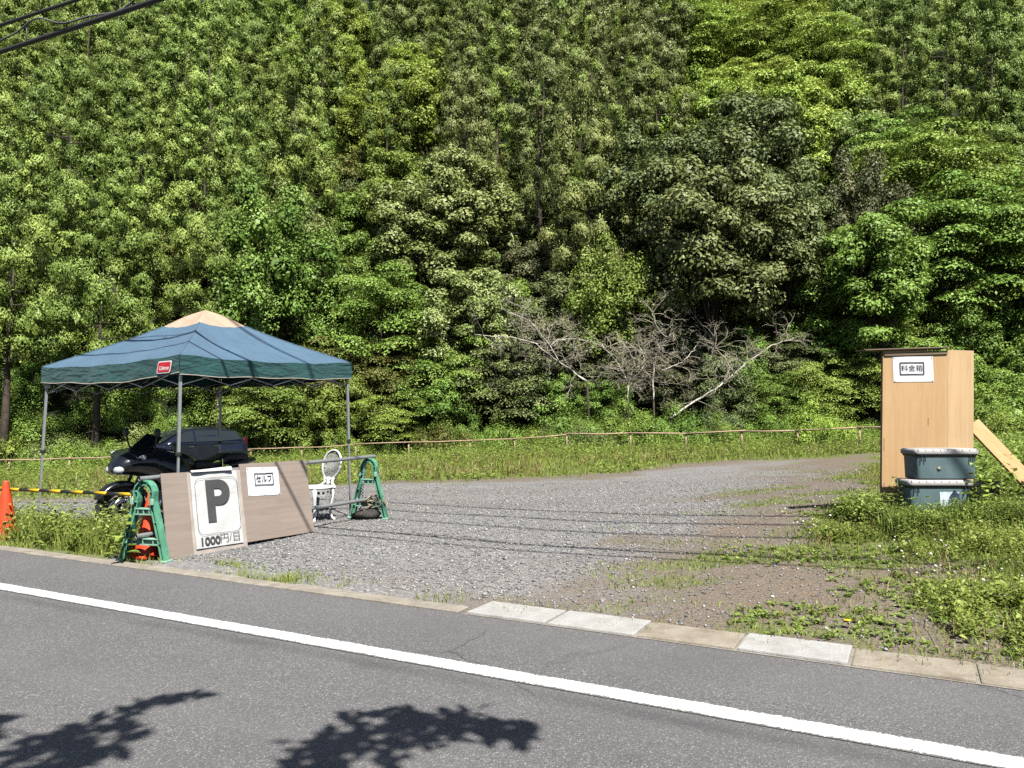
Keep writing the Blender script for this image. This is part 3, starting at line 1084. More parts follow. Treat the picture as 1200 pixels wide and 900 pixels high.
make_barricade(gp(PA.x, PA.y), 'green plastic barricade stand in front of the orange cone and plywood board', R(-14))
make_barricade(gp(PB.x, PB.y), 'green plastic barricade stand over the rope pile beside the white chair', R(-16))
zA, zB = gz(PA.x, PA.y), gz(PB.x, PB.y)


def on_line(t, side, z):
    q = PA + TD * t + ND * side
    return Vector((q.x, q.y, zA + (zB - zA) * t / LEN + z))


def pipe(z, side, t0, t1, label, bend=0.0):
    a, b = on_line(t0, side, z), on_line(t1, side, z)
    m = MB()
    loc = a
    m.tube([Vector((0, 0, 0)), (b - a) * 0.5 - Vector((0, 0, bend)), b - a], 0.0243, 16, cap=False)
    m.tube([Vector((0, 0, 0)) , (b - a) * 0.5 - Vector((0, 0, bend)), b - a], 0.020, 16, cap=False)
    o = m.build('steel_pipe', M['galv'], None, normals=False)
    o.location = loc
    tag(o, label, 'pipe', 'steel pipes between the barricade stands')


pipe(0.832, 0.0, -0.07, LEN + 0.10, 'grey steel pipe lying on top of the two green stands')
pipe(0.262, 0.0, -0.09, LEN + 0.05, 'grey steel pipe resting low on the crossbars near the ground')


def board_root(name, label, cat, t0, lean, side0, z0, mat, w, h, roll=0.0, group=None):
    p = on_line(t0, side0, z0)
    root = thing(name, label, cat, p, 0, group)
    root.rotation_euler = (Matrix.Rotation(RZT, 3, 'Z') @ Matrix.Rotation(-lean, 3, 'X') @ Matrix.Rotation(roll, 3, 'Y')).to_euler()
    MB().box((w / 2, 0.006, h / 2), (w, 0.012, h), bevel=0.0015).build('panel', mat, root)
    return root


LEAN = math.atan2(0.20 - 0.045, 0.80)
bA = board_root('plywood_board', 'weathered plywood board carrying the large P sign', 'board', 0.13, LEAN, 0.205, 0.0, M['ply_old'], 0.94, 0.885, R(0.3), 'plywood boards leaning on the pipes')
bB = board_root('plywood_board', 'weathered plywood board with the small boxed paper notice', 'board', 1.075, LEAN, 0.203, 0.035, M['ply_old'], 0.96, 0.875, R(-0.2), 'plywood boards leaning on the pipes')


def on_board(root, x, y, z):
    rot = root.rotation_euler.to_matrix()
    return Vector(root.location) + rot @ Vector((x, y, z))


def curl_sheet(w, h, nx, nz, amp, seed, thick=0.0):
    g = random.Random(seed)
    ph = [g.uniform(0, 6) for _ in range(8)]
    mb = MB()
    vs_ = {}
    for i in range(nx + 1):
        for k in range(nz + 1):
            x, z = w * (i / nx - 0.5), h * (k / nz - 0.5)
            y = -amp * (0.6 + 0.5 * math.sin(13 * x + ph[0] + 4 * z) * math.sin(7 * z + ph[1]) + 0.25 * math.sin(31 * x + 9 * z + ph[2]) + 0.2 * math.sin(24 * z - 15 * x + ph[3]))
            vs_[i, k] = mb.bm.verts.new((x, y, z))
    for i in range(nx):
        for k in range(nz):
            f = mb.bm.faces.new((vs_[i, k], vs_[i + 1, k], vs_[i + 1, k + 1], vs_[i, k + 1]))
            f.smooth = True
    return mb


def frame_prism(w, h, r, t, n=6):
    """thin rounded-rectangle outline, as one strip of faces"""
    def ring(W, H, rad):
        out = []
        for cx, cz, a0 in ((W / 2 - rad, H / 2 - rad, 0), (-W / 2 + rad, H / 2 - rad, 90), (-W / 2 + rad, -H / 2 + rad, 180), (W / 2 - rad, -H / 2 + rad, 270)):
            for k in range(n + 1):
                a = R(a0 + 90 * k / n)
                out.append((cx + rad * math.cos(a), 0, cz + rad * math.sin(a)))
        return out
    o, i = ring(w, h, r), ring(w - 2 * t, h - 2 * t, max(r - t, 0.0005))
    mb = MB()
    m = len(o)
    vo = [mb.bm.verts.new(p) for p in o]
    vi = [mb.bm.verts.new(p) for p in i]
    for k in range(m):
        mb.bm.faces.new((vo[k], vo[(k + 1) % m], vi[(k + 1) % m], vi[k]))
    return mb


# big parking sign: a white printed sheet inside a cloudy plastic sleeve, its top folded over the board
sg = thing('parking_sign', 'white P 1000 yen per day sheet in a clear sleeve on plywood', 'sign', on_board(bA, 0.615, -0.004, 0.445))
sg.rotation_euler = bA.rotation_euler
sl = curl_sheet(0.66, 0.86, 22, 22, 0.004, 8).build('sleeve', M['sleeve'], sg)
sh = curl_sheet(0.575, 0.80, 30, 30, 0.008, 9)
s_o = sh.build('sheet', M['vinyl'], sg)
s_o.location = (-0.015, -0.010, 0.028)
fo = MB()
prof = []
for k in range(9):
    a = math.pi * k / 8
    prof.append((-0.02 + 0.022 * math.cos(a) * -1, 0.43 + 0.035 * math.sin(a)))
rings = [[(x, y, z + 0.012 * math.sin(5 * x) * (z > 0.44)) for y, z in prof] for x in np.linspace(-0.30, 0.20, 12)]
fo.loft(rings, cap=False, closed=False)
fo.build('folded_top', M['vinyl'], sg)
prn = -0.0235
o = frame_prism(0.525, 0.60, 0.075, 0.0045).build('outline', M['ink_grey'], s_o, normals=False)
o.location = (0.01, prn + 0.006, 0.035)
text_mesh('large_letter', 'P', 0.60, M['ink_grey'], s_o, Matrix.Translation((0.005, prn + 0.008, 0.06)), offset=0.022, target_w=0.29)
text_mesh('price_number', '1000', 0.115, M['ink_grey'], s_o, Matrix.Translation((-0.125, prn + 0.008, -0.335)), offset=0.003, target_w=0.225)
text_mesh('price_unit', '円/日', 0.11, M['ink_grey'], s_o, Matrix.Translation((0.125, prn + 0.008, -0.325)), offset=-0.001, target_w=0.235)
# small notice
nt_ = thing('paper_notice', 'small white paper notice with black boxed characters pinned on plywood', 'notice', on_board(bB, 0.30, -0.003, 0.66))
nt_.rotation_euler = (Matrix(bB.rotation_euler.to_matrix()) @ Matrix.Rotation(R(2.0), 3, 'Y')).to_euler()
curl_sheet(0.44, 0.325, 14, 10, 0.003, 12).build('sheet', M['paper'], nt_)
o = frame_prism(0.262, 0.142, 0.001, 0.011, 1).build('box_outline', M['ink'], nt_, normals=False)
o.location = (0.005, -0.0115, 0.025)
text_mesh('lettering', 'セルフ', 0.088, M['ink'], nt_, Matrix.Translation((0.005, -0.011, 0.025)), offset=0.0012, target_w=0.212)
for x in (-0.205, 0.0, 0.205):
    for z in (-0.145, 0.15):
        MB().ball((x, -0.008, z), 0.006, 8, 5).build('pin', M['galv'], nt_)


# ------------------------------------------------------------------ traffic cones, striped bar, yellow post
def make_cone(loc, label, rz=0.0, tilt=(0, 0)):
    root = thing('traffic_cone', label, 'traffic cone', loc, 0, 'orange traffic cones', rot=(tilt[0], tilt[1], rz))
    MB().lathe([(0.142, 0.025), (0.138, 0.045), (0.090, 0.30), (0.045, 0.60), (0.030, 0.685), (0.026, 0.70), (0.017, 0.702), (0.017, 0.66)], 24).build('body', M['cone'], root)
    MB().box((0, 0, 0.016), (0.37, 0.37, 0.03), bevel=0.010, seg=2).build('base', M['cone'], root)
    return root


c1 = make_cone(gp(-5.98, 9.15), 'faded orange traffic cone in the tall weeds at the left edge', 0.3, (R(2), R(-1)))
q = on_line(0.16, -0.215, 0.0)
c2 = make_cone(gp(q.x, q.y), 'orange traffic cone standing inside the nearer green barricade', RZT + 0.1, (0, R(3)))


def striped_bar(a, b, label, n=11):
    root = thing('cone_bar', label, 'bar', a, 0, 'black and yellow bars')
    d = b - a
    for k in range(n):
        MB().tube([d * (k / n), d * ((k + 1) / n)], 0.018 if k % 2 else 0.0178, 12).build('black_band' if k % 2 else 'yellow_band', M['black_plastic' if k % 2 else 'yellow'], root)
    return root


ca = Vector(c1.location) + Vector((0, 0, 0.60))
pe = at(155, 579.5, 7.98)
striped_bar(ca + Vector((0.03, 0, 0.0)), pe, 'black and yellow striped bar from the left cone to the yellow post')
rg = MB().tube([(0.058 * math.cos(2 * math.pi * k / 16), 0.058 * math.sin(2 * math.pi * k / 16), 0) for k in range(17)], 0.009, 6).build('bar_ring', M['black_plastic'], [o for o in bpy.data.objects if o.name == 'cone_bar'][0])
rg.location = (-0.045, 0, 0)
striped_bar(ca + Vector((-2.1, 0.85, 0.02)), ca + Vector((-0.10, 0.03, 0.015)), 'black and yellow striped bar running off the left edge of the picture')
yp = gp(pe.x + 0.0, pe.y + 0.02)
root = thing('marker_post', 'yellow post behind the nearer green stand holding the striped bar', 'post', yp)
hh = pe.z - yp.z
MB().tube([(0, 0, 0), (0.015, 0, hh + 0.03)], 0.026, 12).build('shaft', M['yellow'], root)
MB().box((0, 0, 0.012), (0.2, 0.2, 0.024), (0, 0, 0.4), 0.006).build('base', M['yellow'], root)
MB().lathe([(0.03, hh - 0.01), (0.034, hh), (0.034, hh + 0.03), (0.02, hh + 0.045)], 12).build('cap', M['black_plastic'], root)


# ------------------------------------------------------------------ white cast-metal chair
def chair():
    root = thing('garden_chair', 'white ornate cast metal garden chair beside the plywood boards', 'chair', gp(-2.62, 10.34), math.atan2(-0.80, -0.60))
    W = M['white_iron']
    sh_ = 0.455
    seat = MB()
    seat.lathe([(0.0, sh_ + 0.012), (0.19, sh_ + 0.012), (0.215, sh_ + 0.006), (0.222, sh_ - 0.008), (0.212, sh_ - 0.02), (0.0, sh_ - 0.015)], 28)
    s = seat.build('seat', W, root)
    ap = MB()
    n = 40
    vt = [[None] * n for _ in range(4)]
    for k in range(n):
        a = 2 * math.pi * k / n
        dz = 0.05 + 0.028 * abs(math.sin(4 * a / 1)) 
        for j, t in enumerate((0, 0.35, 0.7, 1.0)):
            vt[j][k] = ap.bm.verts.new((0.212 * math.cos(a), 0.212 * math.sin(a), sh_ - 0.012 - dz * t * 1.5))
    for j in range(3):
        for k in range(n):
            if j == 1 and k % 2 == 0: continue
            ap.bm.faces.new((vt[j][k], vt[j + 1][k], vt[j + 1][(k + 1) % n], vt[j][(k + 1) % n]))
    bmesh.ops.solidify(ap.bm, geom=ap.bm.faces[:], thickness=0.01)
    ap.build('apron', W, s)
    for sx in (-1, 1):
        for sy in (-1, 1):
            d = Vector((sx, sy, 0)).normalized()
            pts, rs = [], []
            for r_, z, w in ((0.175, sh_ - 0.01, .030), (0.205, 0.39, .034), (0.208, 0.32, .027), (0.19, 0.22, .021), (0.185, 0.12, .018), (0.205, 0.05, .017), (0.235, 0.018, .020), (0.25, 0.012, .016)):
                pts.append(d * r_ + Vector((0, 0, z))); rs.append(w)
            MB().tube(pts, rs, 10).build('leg', W, root)
    # balloon back: an oval plate with rows of small openings, its rim, and a waisted stem
    tilt = Matrix.Translation((-0.19, 0, sh_)) @ Matrix.Rotation(R(-13), 4, 'Y')
    bk = MB()
    nr, ns = 8, 32
    ring = []
    cz = 0.285
    def bal(a, r):
        z = math.sin(a); y = math.cos(a)
        w = 0.185 * (1 - 0.16 * (z < 0) * z * z)
        return (-(0.02 * (1 - r * r)), y * w * r, cz + z * 0.205 * r)
    cvt = bk.bm.verts.new(bal(0, 0))
    for j in range(1, nr + 1):
        ring.append([bk.bm.verts.new(bal(2 * math.pi * k / ns, j / nr)) for k in range(ns)])
    for k in range(ns):
        bk.bm.faces.new((cvt, ring[0][k], ring[0][(k + 1) % ns]))
    for j in range(nr - 1):
        for k in range(ns):
            if (j == 2 and k % 6 == 1) or (j == 4 and k % 5 == 0) or (j == 5 and k % 5 == 2):
                continue
            bk.bm.faces.new((ring[j][k], ring[j + 1][k], ring[j + 1][(k + 1) % ns], ring[j][(k + 1) % ns]))
    bmesh.ops.solidify(bk.bm, geom=bk.bm.faces[:], thickness=0.012)
    bmesh.ops.transform(bk.bm, matrix=tilt, verts=bk.bm.verts)
    bk.tube([bal(2 * math.pi * k / 32, 1.0) for k in range(33)], 0.015, 8, M=tilt)
    for s_ in (-1, 1):
        bk.tube([(0, s_ * 0.10, 0.12), (0, s_ * 0.07, 0.06), (0, s_ * 0.10, 0.02), (0.01, s_ * 0.15, -0.01), (0.02, s_ * 0.17, -0.03)], [0.016, 0.02, 0.022, 0.022, 0.014], 8, M=tilt)
    bk.tube([(0, 0, 0.12), (0, 0, -0.01)], 0.03, 8, M=tilt)
    bk.build('backrest', W, root)


chair()

# ------------------------------------------------------------------ rope pile, weight bag, chain at the far stand
rb = random.Random(21)
q = on_line(LEN - 0.02, -0.03, 0)
root = thing('weight_bag', 'dirty black weight bag on the gravel under the far stand', 'bag', gp(q.x, q.y))
bm_ = MB()
bm_.ball((0, 0, 0.06), 0.2, 18, 10, (1.0, 0.8, 0.36))
for v in bm_.bm.verts:
    k = 1 + 0.14 * math.sin(19 * v.co.x + 3) * math.sin(23 * v.co.y)
    v.co = Vector((v.co.x * k, v.co.y * k, max(0.0, v.co.z * (1 + 0.25 * math.sin(14 * v.co.x) * math.cos(17 * v.co.y)))))
bm_.build('sack', M['bag'], root)
MB().tube([(-0.1, 0.02, 0.12), (-0.05, 0.0, 0.18), (0.04, 0.01, 0.18), (0.1, 0.02, 0.12)], 0.008, 6).build('handle', M['bag'], root)
q = on_line(LEN + 0.0, 0.03, 0)
rp_ = MB()
for k in range(9):
    a0, rx, rz_ = rb.uniform(0, 6), rb.uniform(0.06, 0.12), rb.uniform(0.05, 0.10)
    cx, cy, cz = rb.uniform(-0.06, 0.12), rb.uniform(-0.05, 0.05), rb.uniform(0.17, 0.29)
    tw = rb.uniform(-0.8, 0.8)
    pts = []
    for j in range(19):
        a = a0 + 2 * math.pi * j / 17
        x, y, z = rx * math.cos(a), 0.04 * math.sin(2 * a + k), rz_ * math.sin(a)
        pts.append((cx + x * math.cos(tw) - y * math.sin(tw), cy + x * math.sin(tw) + y * math.cos(tw), cz + z))
    rp_.tube(pts, 0.0085, 6)
o = rp_.build('rope_coil', M['rope'])
o.location = gp(q.x, q.y, -0.03)
tag(o, 'tangled tan rope coil hanging over the lower pipe at the far stand', 'rope')
# twisted pale rope hanging from the far stand, with a teal loop at its end
rt = MB()
q0 = on_line(LEN - 0.03, -0.06, 0.80)
for s_ in (0, math.pi):
    pts = []
    for j in range(60):
        t = j / 59
        pts.append((0.008 * math.cos(40 * t + s_) - 0.03 * t, 0.008 * math.sin(40 * t + s_), -0.52 * t))
    rt.tube(pts, 0.009, 6)
root = thing('hanging_rope', 'pale twisted rope with a teal loop hanging inside the far stand', 'rope', q0)
rt.build('strands', M['chain_grey'], root)
MB().tube([(-0.03 + 0.05 * math.cos(R(200 + 20 * k)) - 0.02, 0, -0.50 + 0.06 * math.sin(R(200 + 20 * k))) for k in range(9)], 0.008, 6).build('loop', simple('teal_strap', (0.25, 0.5, 0.48), 0.6), root)


# ------------------------------------------------------------------ motorcycle
def wheel_parts(parent, name, x, r, w, rim_r):
    T = Matrix.Translation((x, 0, r)) @ Matrix.Rotation(R(90), 4, 'X')
    wt = r - rim_r
    prof = []
    for k in range(13):
        a = 2 * math.pi * k / 12
        prof.append((rim_r + wt / 2 + wt / 2 * math.cos(a), w / 2 * math.sin(a)))
    ty = MB().lathe(prof, 36, T, cap=False).build(name, M['tyre'], parent)
    rm = MB().lathe([(rim_r + 0.008, -w * 0.36), (rim_r - 0.02, -w * 0.3), (rim_r - 0.025, w * 0.3), (rim_r + 0.008, w * 0.36)], 30, T, cap=False)
    for k in range(5):
        a = 2 * math.pi * k / 5
        rm.tube([(0.03 * math.cos(a), 0.03 * math.sin(a), 0), (rim_r * 0.95 * math.cos(a + .15), rim_r * 0.95 * math.sin(a + .15), 0)], [0.022, 0.014], 8, M=T)
    rm.lathe([(0.0, -0.05), (0.04, -0.05), (0.04, 0.05), (0.0, 0.05)], 14, T)
    rm.build('rim', M['engine'], ty)
    dk = MB()
    for s_ in (-1, 1):
        dk.lathe([(0.075, s_ * (w * 0.5 + 0.004)), (0.145, s_ * (w * 0.5 + 0.004)), (0.145, s_ * (w * 0.5 + 0.009)), (0.075, s_ * (w * 0.5 + 0.009)), (0.075, s_ * (w * 0.5 + 0.004))], 26, T, cap=False)
    dk.build('brake_disc', M['chrome'], ty)
    return ty


def motorcycle():
    yaw = math.atan2(-0.80, -0.60)
    mid = Vector((-4.32, 10.05, 0))
    root = thing('motorcycle', 'black touring motorcycle with windscreen parked behind the plywood boards', 'motorcycle', gp(mid.x, mid.y), yaw)
    K = M['bike']
    wheel_parts(root, 'front_wheel', 0.76, 0.305, 0.125, 0.215)
    wheel_parts(root, 'rear_wheel', -0.70, 0.31, 0.16, 0.215)
    fk = MB()
    for s in (-1, 1):
        fk.tube([(0.76, s * 0.10, 0.30), (0.66, s * 0.10, 0.54)], 0.026, 12)
    fk.build('fork', M['chrome'], root)
    f2 = MB()
    for s in (-1, 1):
        f2.tube([(0.665, s * 0.10, 0.53), (0.46, s * 0.10, 1.02)], 0.020, 10)
    f2.build('fork_tube', M['engine'], root)
    fd = MB()
    rings = []
    for k in range(13):
        a = R(25 + k * 11)
        rr_ = 0.335
        rings.append([(0.76 + (rr_ + dz) * math.cos(a), y, 0.305 + (rr_ + dz) * math.sin(a)) for y, dz in ((-0.085, -0.05), (-0.075, 0.0), (0, 0.015), (0.075, 0.0), (0.085, -0.05), (0.07, -0.04), (0, -0.005), (-0.07, -0.04))])
    fd.loft(rings)
    fd.build('front_fender', K, root)

    def ell(x, zc, w, h, n=20, flat=0.0):
        return [(x, w * math.cos(2 * math.pi * k / n), zc + h * (math.sin(2 * math.pi * k / n) - flat * max(0, -math.sin(2 * math.pi * k / n)) * 0.3)) for k in range(n)]
    fr = MB()
    fr.loft([ell(0.905, 0.80, 0.04, 0.03), ell(0.88, 0.81, 0.13, 0.075), ell(0.80, 0.84, 0.19, 0.12), ell(0.66, 0.87, 0.23, 0.16), ell(0.48, 0.86, 0.26, 0.19), ell(0.28, 0.76, 0.26, 0.27), ell(0.10, 0.66, 0.28, 0.32), ell(-0.08, 0.58, 0.24, 0.28), ell(-0.12, 0.56, 0.18, 0.22)])
    fr.build('fairing', K, root)
    for s in (-1, 1):
        MB().ball((0.845, s * 0.095, 0.785), 0.115, 16, 10, (0.50, 0.75, 0.50)).build('headlight', M['lamp'], root)
        MB().tube([(0.66, s * 0.20, 0.93), (0.66, s * 0.33, 0.94)], [0.012, 0.028], 10).build('indicator', M['lamp'], root)
    ws = MB()
    vs_ = {}
    nu, nv = 14, 10
    for i in range(nu + 1):
        for k in range(nv + 1):
            u, v = i / nu * 2 - 1, k / nv
            w = 0.19 * (1 - 0.35 * v ** 2)
            vs_[i, k] = ws.bm.verts.new((0.76 - 0.30 * v - 0.15 * u * u, w * u, 0.95 + 0.27 * v - 0.05 * u * u * v))
    for i in range(nu):
        for k in range(nv):
            f = ws.bm.faces.new((vs_[i, k], vs_[i + 1, k], vs_[i + 1, k + 1], vs_[i, k + 1])); f.smooth = True
    bmesh.ops.solidify(ws.bm, geom=ws.bm.faces[:], thickness=0.006)
    ws.build('windscreen', M['screen'], root)
    for s in (-1, 1):
        m = MB().tube([(0.50, s * 0.27, 0.99), (0.52, s * 0.33, 1.08), (0.53, s * 0.37, 1.19)], [0.014, 0.011, 0.010], 8).build('mirror_stalk', M['black_plastic'], root)
        MB().ball((0.53, s * 0.385, 1.235), 0.085, 16, 10, (0.32, 0.78, 0.66)).build('mirror', M['black_plastic'], m)
    hb = MB().tube([(0.30, 0.40, 0.99), (0.40, 0.26, 1.03), (0.44, 0.0, 1.04), (0.40, -0.26, 1.03), (0.30, -0.40, 0.99)], 0.013, 10).build('handlebar', M['engine'], root)
    for s in (-1, 1):
        MB().tube([(0.34, s * 0.34, 1.008), (0.26, s * 0.46, 0.97)], 0.019, 10).build('grip', M['black_plastic'], hb)
        MB().tube([(0.40, s * 0.30, 1.02), (0.36, s * 0.46, 0.995)], 0.006, 6).build('lever', M['chrome'], hb)
    MB().loft([ell(0.30, 0.83, 0.06, 0.06), ell(0.24, 0.86, 0.14, 0.11), ell(0.10, 0.87, 0.17, 0.13), ell(-0.08, 0.83, 0.15, 0.12), ell(-0.2, 0.78, 0.09, 0.08)]).build('tank', K, root)
    sr = []
    for x, z, w, h in ((-0.08, 0.80, 0.09, 0.05), (-0.2, 0.80, 0.14, 0.06), (-0.40, 0.80, 0.165, 0.06), (-0.52, 0.835, 0.16, 0.065), (-0.60, 0.88, 0.155, 0.06), (-0.85, 0.885, 0.14, 0.055), (-0.95, 0.875, 0.09, 0.035)):
        sr.append([(x, w * math.copysign(abs(math.cos(a)) ** 0.5, math.cos(a)), z + h * math.copysign(abs(math.sin(a)) ** 0.6, math.sin(a))) for a in [2 * math.pi * k / 20 for k in range(20)]])
    MB().loft(sr).build('seat', M['seat'], root)
    MB().loft([ell(-0.15, 0.70, 0.13, 0.08), ell(-0.5, 0.74, 0.17, 0.09), ell(-0.85, 0.80, 0.15, 0.07), ell(-1.08, 0.83, 0.08, 0.04)]).build('tail', K, root)
    MB().ball((-1.07, 0, 0.825), 0.06, 12, 8, (0.5, 1.1, 0.5)).build('tail_lamp', M['red_lamp'], root)
    for s in (-1, 1):
        pb = MB().box((-0.72, s * 0.29, 0.60), (0.46, 0.18, 0.30), (0, R(6), 0), 0.06, seg=3).build('pannier', M['black_plastic'], root)
    en = MB().box((0.10, 0, 0.36), (0.42, 0.34, 0.30), bevel=0.04, seg=2)
    for k in range(6):
        en.box((0.16, 0, 0.50 + 0.022 * k), (0.26, 0.30, 0.012))
    for s in (-1, 1):
        en.tube([(0.02, s * 0.17, 0.34), (0.02, s * 0.23, 0.34)], 0.09, 18)
    en.build('engine', M['engine'], root)
    ex = MB()
    for s in (-1, 1):
        ex.tube([(0.30, s * 0.12, 0.44), (0.36, s * 0.12, 0.28), (0.20, s * 0.14, 0.19), (-0.3, s * 0.17, 0.20)], 0.022, 10)
        ex.tube([(-0.30, s * 0.18, 0.21), (-0.50, s * 0.20, 0.25), (-1.0, s * 0.22, 0.30)], [0.035, 0.055, 0.05], 14)
    ex.build('exhaust', M['chrome'], root)
    sa = MB()
    for s in (-1, 1):
        sa.tube([(-0.15, s * 0.12, 0.38), (-0.70, s * 0.12, 0.31)], 0.026, 8)
        sa.tube([(-0.55, s * 0.14, 0.42), (-0.42, s * 0.14, 0.76)], 0.030, 10)
    sa.build('swing_arm', M['engine'], root)
    MB().tube([(0.0, 0.15, 0.26), (-0.05, 0.27, 0.0)], 0.013, 8).build('side_stand', M['engine'], root)


motorcycle()


# ------------------------------------------------------------------ parked car
def car():
    yaw = math.atan2(-0.766, -0.643)
    cpos = Vector((-12.15, 28.35, 0))
    root = thing('parked_car', 'dark navy estate car parked behind the motorcycle near the rail fence', 'car', (cpos.x, cpos.y, -0.44), yaw)

    def sec(x, zb, w, zt, crown=0.03):
        """closed cross-section, y across"""
        pts = [(-w * 0.86, zb), (-w * 0.97, zb + 0.07), (-w, zb + (zt - zb) * 0.45), (-w * 0.985, zt - 0.10), (-w * 0.93, zt - 0.02), (-w * 0.6, zt + crown * 0.7), (0, zt + crown)]
        pts = pts + [(-y, z) for y, z in reversed(pts[:-1])]
        return [(x, y, z) for y, z in pts]
    body = MB()
    body.loft([sec(2.28, 0.34, 0.52, 0.62), sec(2.22, 0.24, 0.74, 0.70), sec(2.02, 0.19, 0.84, 0.76), sec(1.6, 0.18, 0.87, 0.85), sec(1.15, 0.18, 0.875, 0.93), sec(0.9, 0.18, 0.88, 0.96),
               sec(0, 0.18, 0.885, 0.975), sec(-1.0, 0.18, 0.885, 0.99), sec(-1.7, 0.19, 0.88, 1.0), sec(-2.05, 0.22, 0.86, 0.99), sec(-2.2, 0.32, 0.80, 0.93), sec(-2.26, 0.42, 0.7, 0.80)])
    # cabin
    def cab(x, zt, w0, w1):
        pts = [(-w0, 0.90), (-w0 * 0.99, 0.98), ((-w0 - w1) / 2 - 0.02, (0.98 + zt) / 2), (-w1, zt - 0.07), (-w1 * 0.86, zt - 0.012), (-w1 * 0.45, zt + 0.008), (0, zt + 0.012)]
        pts = pts + [(-y, z) for y, z in reversed(pts[:-1])]
        return [(x, y, z) for y, z in pts]
    body.loft([cab(1.12, 0.985, 0.80, 0.72), cab(0.75, 1.20, 0.845, 0.68), cab(0.28, 1.42, 0.86, 0.66), cab(-0.1, 1.495, 0.865, 0.65), cab(-0.8, 1.515, 0.865, 0.65), cab(-1.5, 1.485, 0.86, 0.635), cab(-1.85, 1.41, 0.845, 0.61), cab(-2.1, 1.12, 0.80, 0.62), cab(-2.17, 0.98, 0.76, 0.6)])
    body.build('body', M['car'], root)
    # windscreen and side glass, slightly proud of the cabin
    g = MB()
    g.quad([(1.13, -0.66, 1.01), (1.13, 0.66, 1.01), (0.31, 0.58, 1.435), (0.31, -0.58, 1.435)])
    g.build('windscreen', M['glass'], root)
    for s in (-1, 1):
        def yy(z, x): return s * (0.868 + (0.662 - 0.868) * (z - 0.98) / 0.46 + 0.024)
        for poly in ([(0.80, 1.02), (-0.02, 1.03), (-0.02, 1.43), (0.27, 1.38)], [(-0.10, 1.03), (-0.98, 1.045), (-0.98, 1.435), (-0.10, 1.44)], [(-1.06, 1.045), (-1.90, 1.09), (-1.72, 1.38), (-1.06, 1.43)]):
            MB().quad([(x, yy(z, x), z) for x, z in poly]).build('side_window', M['glass'], root)
        for x0, x1 in ((0.82, -0.05), (-0.07, -1.02)):
            d = MB().box(((x0 + x1) / 2, s * 0.884, 0.62), (x0 - x1 - 0.02, 0.012, 0.62), bevel=0.004).build('door', M['car'], root)
            MB().box((x1 + 0.14, s * 0.897, 0.86), (0.17, 0.025, 0.028), bevel=0.008).build('handle', M['chrome'], d)
        MB().box((0.72, s * 0.985, 1.03), (0.11, 0.20, 0.13), bevel=0.03, seg=2).build('side_mirror', M['car'], root)
        MB().ball((2.13, s * 0.62, 0.66), 0.16, 14, 10, (0.75, 1.0, 0.46)).build('headlight', M['lamp'], root)
        MB().ball((2.20, s * 0.60, 0.36), 0.07, 10, 8, (0.5, 1.0, 0.6)).build('fog_lamp', M['lamp'], root)
        MB().box((-2.12, s * 0.70, 0.98), (0.16, 0.16, 0.36), bevel=0.03, seg=2).build('tail_lamp', M['red_lamp'], root)
        MB().tube([(0.2, s * 0.60, 1.49), (-0.2, s * 0.60, 1.545), (-1.2, s * 0.59, 1.545), (-1.6, s * 0.58, 1.50)], 0.014, 8).build('roof_rail', M['engine'], root)
        for x in (1.42, -1.33):
            T = Matrix.Translation((x, s * 0.80, 0.32)) @ Matrix.Rotation(R(90), 4, 'X')
            MB().lathe([(0.37, -0.092), (0.375, 0.092), (0.30, 0.093), (0.30, -0.092)], 28, T, cap=False).build('wheel_arch', M['black_plastic'], root)
            prof = [(0.21 + 0.055 + 0.055 * math.cos(2 * math.pi * k / 10), 0.098 * math.copysign(abs(math.sin(2 * math.pi * k / 10)) ** .6, math.sin(2 * math.pi * k / 10))) for k in range(11)]
            ty = MB().lathe(prof, 30, T, cap=False).build('wheel', M['tyre'], root)
            rm = MB().lathe([(0.0, s * -0.055), (0.07, s * -0.06), (0.19, s * -0.03), (0.215, s * -0.098), (0.22, s * 0.02)], 24, T, cap=False)
            for k in range(6):
                a = 2 * math.pi * k / 6
                rm.tube([(0.05 * math.cos(a), 0.05 * math.sin(a), s * -0.085), (0.205 * math.cos(a), 0.205 * math.sin(a), s * -0.09)], 0.022, 6, M=T)
            rm.build('rim', M['alloy'], ty)
    MB().box((2.255, 0, 0.60), (0.05, 0.72, 0.12), bevel=0.02).build('grille', M['chrome'], root)
    MB().box((2.29, 0, 0.42), (0.02, 0.33, 0.16), bevel=0.004).build('number_plate', M['paper'], root)


car()

# ------------------------------------------------------------------ fee box of plywood, its notice, prop plank, two lidded tubs
fx, fy = 4.575, 8.62
fz = gz(fx, fy) - 0.03
root = thing('fee_box', 'tall tan plywood fee box with a sloping board roof on the grass', 'fee box', (fx, fy, fz), 0, rot=(R(-0.5), R(1.9), R(-2)))
fee = root
H = 1.86
MB().box((-0.09, 0, H / 2), (0.72, 0.012, H), bevel=0.0015).build('front_panel', M['ply_new'], root)
MB().box((0.415, 0.004, H / 2 + 0.008), (0.286, 0.012, H + 0.012), bevel=0.0015).build('side_strip', M['ply_pale'], root)
for x in (-0.443, 0.548):
    MB().box((x, 0.028, H / 2 - 0.02), (0.012, 0.036, H - 0.06), bevel=0.0015).build('side_panel', M['ply_new'], root)
MB().box((0.05, 0.055, H / 2 - 0.03), (0.96, 0.012, H - 0.08), bevel=0.0015).build('back_panel', M['ply_new'], root)
MB().box((-0.20, 0.06, H + 0.012), (0.93, 0.22, 0.014), (0, R(-3.6), 0), 0.002).build('roof', M['roof_board'], root)
MB().box((-0.09, -0.012, H - 0.04), (0.70, 0.016, 0.035), (0, R(-3.6), 0), 0.002).build('batten', M['roof_board'], root)
crk = MB()
